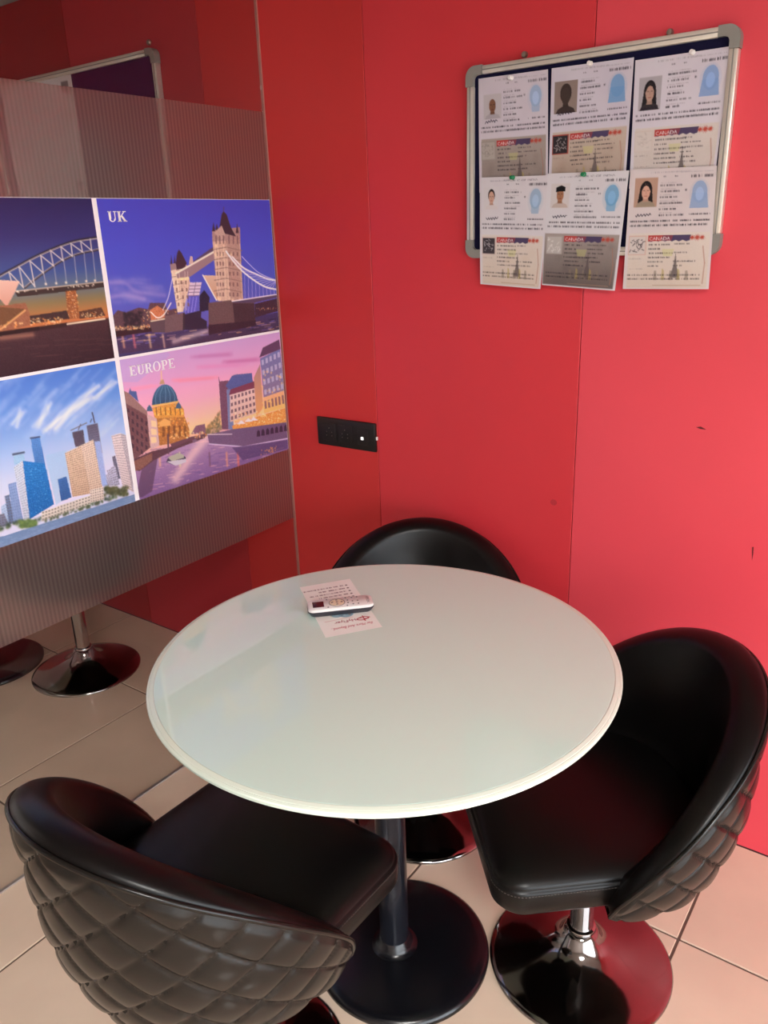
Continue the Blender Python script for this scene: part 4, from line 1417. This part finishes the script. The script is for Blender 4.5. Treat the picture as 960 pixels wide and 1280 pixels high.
INK = (36, 30, 38)
DOCS = [
    dict(q=[(596, 98), (683, 86), (683, 218), (597, 222)], paper=(222, 212, 222), mott=(206, 190, 206), ink=INK, photo=(.08, .145, .26, .21), face=((206, 196, 200), (140, 96, 74), (70, 52, 44), (186, 176, 182), 'bald'),
         ghost=(166, 190, 226), visa=((178, 164, 156), (150, 134, 128)), vm=(120, 104, 98), vp=((170, 158, 150), (188, 176, 168), (150, 140, 136)),
         label='passport copy of a bald man above a grey brown visa'),
    dict(q=[(688, 85), (791, 71), (781, 213), (684, 220)], paper=(220, 212, 224), mott=(202, 188, 208), ink=INK, photo=(.05, .115, .29, .26), face=((150, 132, 124), (74, 60, 56), (68, 54, 50), (70, 56, 54), 'dark'),
         ghost=(120, 166, 216), visa=((208, 190, 176), (178, 156, 142)), vm=(150, 120, 104), vp=((176, 86, 76), (52, 46, 50), (196, 190, 190)),
         label='passport copy with a blacked out portrait above a beige visa'),
    dict(q=[(793, 75), (913, 57), (894, 208), (786, 213)], paper=(226, 218, 228), mott=(208, 198, 216), ink=INK, photo=(.06, .14, .25, .25), face=((186, 178, 184), (196, 158, 142), (38, 32, 36), (60, 52, 56), 'long'),
         ghost=(140, 172, 224), visa=((226, 214, 208), (214, 200, 194)), vm=(206, 190, 180), vp=((222, 206, 198), (224, 212, 206), (206, 194, 188)),
         label='passport copy of a long haired woman on a lilac sheet above a faded pale visa'),
    dict(q=[(599, 222), (686, 219), (677, 361), (601, 355)], paper=(228, 220, 224), mott=(214, 204, 212), ink=INK, head=1, photo=(.07, .09, .22, .20), face=((226, 218, 220), (214, 168, 148), (52, 40, 40), (226, 214, 214), 'tied'),
         ghost=(160, 186, 216), visa=((232, 218, 208), (224, 204, 188)), vm=(222, 196, 170), vp=((222, 196, 186), (70, 62, 68), (196, 190, 192)),
         label='passport copy of a woman with tied back hair above a cream visa'),
    dict(q=[(684, 217), (786, 213), (770, 363), (678, 356)], paper=(228, 222, 226), mott=(214, 206, 214), ink=INK, head=1, photo=(.06, .09, .24, .21), face=((222, 212, 210), (176, 122, 92), (26, 22, 24), (206, 186, 176), 'cap'),
         ghost=(120, 172, 214), visa=((172, 158, 152), (112, 98, 94)), vm=(90, 78, 76), vp=((178, 166, 160), (196, 186, 180), (232, 226, 222)), vl=.01,
         label='passport copy of a young man with black hair above a dark grey visa'),
    dict(q=[(788, 212), (896, 207), (887, 361), (779, 361)], paper=(228, 214, 214), mott=(214, 196, 198), ink=INK, photo=(.07, .075, .27, .235), face=((196, 156, 136), (224, 172, 150), (36, 28, 30), (170, 150, 130), 'long'),
         ghost=(150, 174, 214), visa=((232, 218, 208), (226, 206, 192)), vm=(222, 198, 176), vp=((226, 190, 176), (224, 210, 204), (50, 44, 50)),
         label='passport copy of a long haired woman with an orange portrait background above a cream visa'),
]
for i, k in enumerate(DOCS):
    row = 0 if i < 3 else 1
    tl, tr, br, bl = [px_on_y(*p, WALL_Y - 0.024) for p in k['q']]
    if row == 0:
        e = 0.242 / (tl[2] - bl[2])
        bl, br = tl + (bl - tl) * e, tr + (br - tr) * e
    org = np.array([(tl[0] + tr[0]) / 2, WALL_Y, tl[2]])
    ph = random.Random(i + 5).uniform(0, 6)

    def fn(u, v, tl=tl, tr=tr, br=br, bl=bl, row=row, ph=ph, org=org, i=i):
        P = (tl[None] * (1 - u)[:, None] + tr[None] * u[:, None]) * (1 - v)[:, None] + (bl[None] * (1 - u)[:, None] + br[None] * u[:, None]) * v[:, None]
        if row == 0:
            y = -0.0160 - 0.0006 * np.sin(u * 5 + ph) * np.sin(v * 4 + ph) - 0.0006 * i
        else:
            b = np.clip((v - 0.55) / 0.45, 0, 1)
            y = -0.0205 - 0.0006 * (i - 3) - 0.0045 * np.clip(v / 0.7, 0, 1) - 0.006 * b ** 2 * (0.5 + 0.5 * np.cos((u - 0.8) * 3)) - 0.0005 * np.sin(u * 6 + ph)
        return P[:, 0] - org[0], y, P[:, 2] - org[2]

    o = sheet('passport_copy', document(20 + i, k), fn, M['ink_matt'], gain=0.80)
    o.location = org
    tag(o, k['label'], 'document', 'documents pinned to the notice board')

# printed sheets on the far board
c = px_on_y(88, 92, WALL_Y - 0.0165)
for r_ in range(2):
    for q_ in range(2):
        pv = Canvas(44, 62, (214, 208, 210), 3 + q_ + 2 * r_)
        for q in range(12):
            tiny(pv, 6, 6 + pv.rs.uniform(16, 30), 20 + q * 3, 1.6, (120, 112, 120), .7)
        pv.fill([(31, 4), (39, 4), (39, 11), (31, 11)], (128, 120, 124))
        o = sheet('notice_sheet', pv.out(), lambda u, v: (u * 0.21 - 0.21, -0.0005 - 0.001 * v, -v * 0.297), M['ink_matt'])
        o.location = (c[0] - 0.2115 * q_, WALL_Y - 0.0150, c[2] - 0.2985 * r_)
        tag(o, 'white sheet on the purple notice board, %s row, %s the bare felt' % (('upper', 'lower')[r_], ('beside', 'one sheet away from')[q_]), 'paper', 'sheets on the purple board')

# push pins
for px, py, m, lab in ((638, 97, 'white_plastic', 'white push pin holding the copy of the bald man'), (737, 79, 'white_plastic', 'white push pin holding the copy with the blacked out portrait'),
                       (865, 65, 'white_plastic', 'white push pin holding the lilac sheet above the faded visa'),
                       (641, 222, 'green_plastic', 'green push pin on the sheet of the woman with tied back hair'), (730, 218, 'green_plastic', 'green push pin on the sheet of the young man')):
    c = px_on_y(px, py, WALL_Y - 0.024)
    pin = empty('push_pin', (c[0], WALL_Y - (0.0172 if m == 'white_plastic' else 0.0222), c[2]), label=lab, cat='push pin', group='push pins')
    V, Fc = lathe_data([(0, 0.0135), (0.0035, 0.0130), (0.0046, 0.0112), (0.0042, 0.0095), (0.0027, 0.0080), (0.0027, 0.0035), (0.0048, 0.0018), (0.0050, 0.0004), (0, 0.0002)], 18)
    mk('pin_head', [(x, -z, y) for x, y, z in V], Fc, M[m], pin, smooth=True, sharp=50)
    V, Fc = lathe_data([(0.0006, 0.0010), (0.0006, -0.001), (0.0, -0.0016)], 8)
    mk('needle', [(x, -z, y) for x, y, z in V], Fc, M['brass'], pin, smooth=True)

# ------------------------------------------------------------------ wall socket
so = empty('wall_socket', (-1.455, WALL_Y, 0.8870), label='black double socket plate with a lit switch on the red wall', cat='socket')
box('cover_plate', (-0.1095, -0.011, 0.0), (0.1095, -0.0004, 0.0850), M['black_plastic'], so, bev=0.003)
for cx in (-0.061, -0.001):
    s = box('socket_face', (cx - 0.026, -0.0125, 0.016), (cx + 0.026, -0.010, 0.069), M['black_plastic'], so, bev=0.001)
    for dx, dz, r in ((0, 0.055, 0.0034), (-0.010, 0.043, 0.0026), (0.010, 0.043, 0.0026), (-0.010, 0.032, 0.0030), (0.010, 0.032, 0.0030)):
        V, Fc = lathe_data([(0, 0.0004), (r, 0.0004), (r, -0.0015), (0, -0.0015)], 12)
        mk('pin_hole', [(x + cx + dx, -0.0125 - z, y + dz) for x, y, z in V], Fc, M['hole'], s)
        V, Fc = lathe_data([(0, 0.0012), (r * .45, 0.0010), (r * .5, 0.0), (0, 0.0)], 10)
        mk('contact', [(x + cx + dx, -0.0128 - z, y + dz) for x, y, z in V], Fc, M['brass'], s, smooth=True)
sw = box('switch_rocker', (0.045, -0.0145, 0.018), (0.088, -0.0105, 0.067), M['black_plastic'], so, bev=0.0016)
V, Fc = box_data((0.0600, -0.0156, 0.0335), (0.0690, -0.0142, 0.0420), 0.0006)
ind = mk('indicator', V, Fc, emit_mat('indicator_glow', 1.2, (1, 0.97, 0.93)), sw, smooth=True, sharp=40)
ind['label'] = 'small white lit indicator'
box('side_tab', (0.1093, -0.008, 0.036), (0.1125, -0.001, 0.046), M['white_plastic'], so, bev=0.0006)

# ------------------------------------------------------------------ flyer on the table
ZT = 0.7434
f0, fu, fv = np.array([-0.861, 1.150]), np.array([-0.0685, -0.0965]), np.array([-0.201, 0.151])
cv = Canvas(96, 200, (250, 243, 236), 8)
for _ in range(30):
    cv.dot((cv.rs.uniform(0, 96), cv.rs.uniform(0, 200)), 14, (244, 226, 220), .2, soft=True)
draw_text(cv, 'For More And Beyond...', 10, 26, 7.5, (176, 60, 66), 70, shear=.25)
cv.line(bez([(10, 42), (22, 36), (32, 41), (20, 47), (10, 42)]), 2.2, (176, 60, 66))
cv.line([(20, 32), (20, 50)], 2.0, (176, 60, 66)); cv.line([(13, 38), (27, 44)], 1.8, (176, 60, 66))
draw_text(cv, 'HyFlyer', 34, 46, 8.5, (150, 52, 60), 36)
cv.line([(36, 53), (84, 52)], 1.0, (206, 160, 158))
for cx, cy, r in ((44, 68, 13), (58, 72, 12), (30, 74, 9)):
    cv.dot((cx, cy), r, (126, 168, 190), .8)
    cv.dot((cx + 2, cy - 2), r * .6, (206, 220, 224), .7, soft=True)
for _ in range(26):
    cv.dot((cv.rs.uniform(24, 72), cv.rs.uniform(60, 84)), cv.rs.uniform(1, 3), [(90, 140, 176), (200, 190, 170), (160, 110, 100)][cv.rs.randint(3)], .7)
for i, y in enumerate((128, 140, 152, 164, 176)):
    cv.dot((14, y), 2.0, (70, 50, 56))
    x = 20
    while x < 20 + (36, 52, 66, 50, 70)[i]:
        w = cv.rs.uniform(4, 11)
        tiny(cv, x, x + w, y + 2.4, 4.6, (84, 58, 64), 1.0)
        x += w + 2.4
fl = sheet('flyer', cv.out(), lambda u, v: (fu[0] * u + fv[0] * v, fu[1] * u + fv[1] * v, 0.0006 + 0.0012 * np.clip(v - .8, 0, 1) * 5 * .3), M['ink_matt'])
fl.location = (f0[0], f0[1], ZT + 0.0001)
tag(fl, 'pale pink printed travel flyer lying on the glass table under the remote', 'flyer')

# ------------------------------------------------------------------ remote control
rl = np.array([-1.045, 1.131]); rr = np.array([-0.950, 1.231]); rl2 = np.array([-1.0084, 1.0964]); rr2 = np.array([-0.9105, 1.1918])
rc = (rl + rr + rl2 + rr2) / 4
rx = (rr + rr2 - rl - rl2); rx /= np.hypot(*rx)
rem = empty('remote_control', (rc[0], rc[1], ZT + 0.0012), math.atan2(rx[1], rx[0]), label='white and dark grey remote control lying across the flyer', cat='remote')
RLn, RWd = 0.1385, 0.0505


def rounded_slab(z0, z1, ins0, ins1, n=8, r=0.011):
    rows = []
    for z, ins in ((z0, ins0 + 0.001), (z0 + 0.001, ins0), (z1 - 0.0015, ins1), (z1, ins1 + 0.0018)):
        hx, hy, rr_ = RLn / 2 - ins, RWd / 2 - ins, r
        row = []
        for cx, cy, a0 in ((hx - rr_, hy - rr_, 0), (-hx + rr_, hy - rr_, 90), (-hx + rr_, -hy + rr_, 180), (hx - rr_, -hy + rr_, 270)):
            row += [(cx + rr_ * math.cos(math.radians(a0 + 90 * k / n)), cy + rr_ * math.sin(math.radians(a0 + 90 * k / n)), z) for k in range(n + 1)]
        rows.append(row)
    m = len(rows[0])
    V = [p for r_ in rows for p in r_]
    Fc = [(i * m + k, i * m + (k + 1) % m, (i + 1) * m + (k + 1) % m, (i + 1) * m + k) for i in range(3) for k in range(m)]
    Fc += [tuple(range(m))[::-1], tuple(range(3 * m, 4 * m))]
    return V, Fc


mk('lower_shell', *rounded_slab(0.0, 0.012, 0.005, 0.0), M['remote_grey'], rem, smooth=True, sharp=35)
top = mk('upper_shell', *rounded_slab(0.0121, 0.0190, 0.0004, 0.0008), M['white_plastic'], rem, smooth=True, sharp=35)
ZR = 0.0190
box('dark_window', (-0.0585, -0.0135, ZR - 0.001), (-0.0345, 0.0135, ZR + 0.0004), M['dark_window'], rem, bev=0.0008)
ring = [(-0.007 + 0.0165 * math.cos(a), 0.0165 * math.sin(a), ZR + 0.0002) for a in np.linspace(0, 2 * math.pi, 49)[:-1]]
tube('dial_ring', ring, 0.0008, M['grey_paint'], rem, n=6, closed=True)
lathe('dial_pad', [(0, ZR + 0.0012), (0.0145, ZR + 0.0010), (0.0155, ZR), (0, ZR)], M['cream_plastic'], rem, n=32, c=(-0.007, 0, 0))
for dx, dy in ((0, 0), (0.010, 0), (-0.010, 0), (0, 0.010), (0, -0.010)):
    lathe('dial_button', [(0, ZR + 0.0022), (0.0022, ZR + 0.0020), (0.0026, ZR + 0.001), (0, ZR + 0.001)], M['brass'], rem, n=12, c=(-0.007 + dx, dy, 0))
for bx, by in [(-0.027, 0.0185), (-0.027, -0.0185), (0.013, 0.0185), (0.013, -0.0185), (0.016, 0.006), (0.016, -0.006)] + [(0.026 + 0.011 * i, y) for i in range(2) for y in (0.017, 0.0, -0.014)]:
    lathe('button', [(0, ZR + 0.0014), (0.0016, ZR + 0.0012), (0.0020, ZR), (0, ZR)], M['grey_paint'], rem, n=12, c=(bx, by, 0))
# brand word printed across the end
polys, x0, x1 = text_polys('EPSON')
kx, ky = 0.027 / (x1 - x0), 0.0058 / 0.70
V, Fc = [], []
for p in polys:
    n = len(V)
    V += [(0.0555 - b * ky * -1.0, 0.0135 - (a - x0) * kx, ZR + 0.0003) for a, b in p]
    Fc.append(tuple(range(n, n + len(p))))
mk('brand_print', V, Fc, M['remote_grey'], rem)
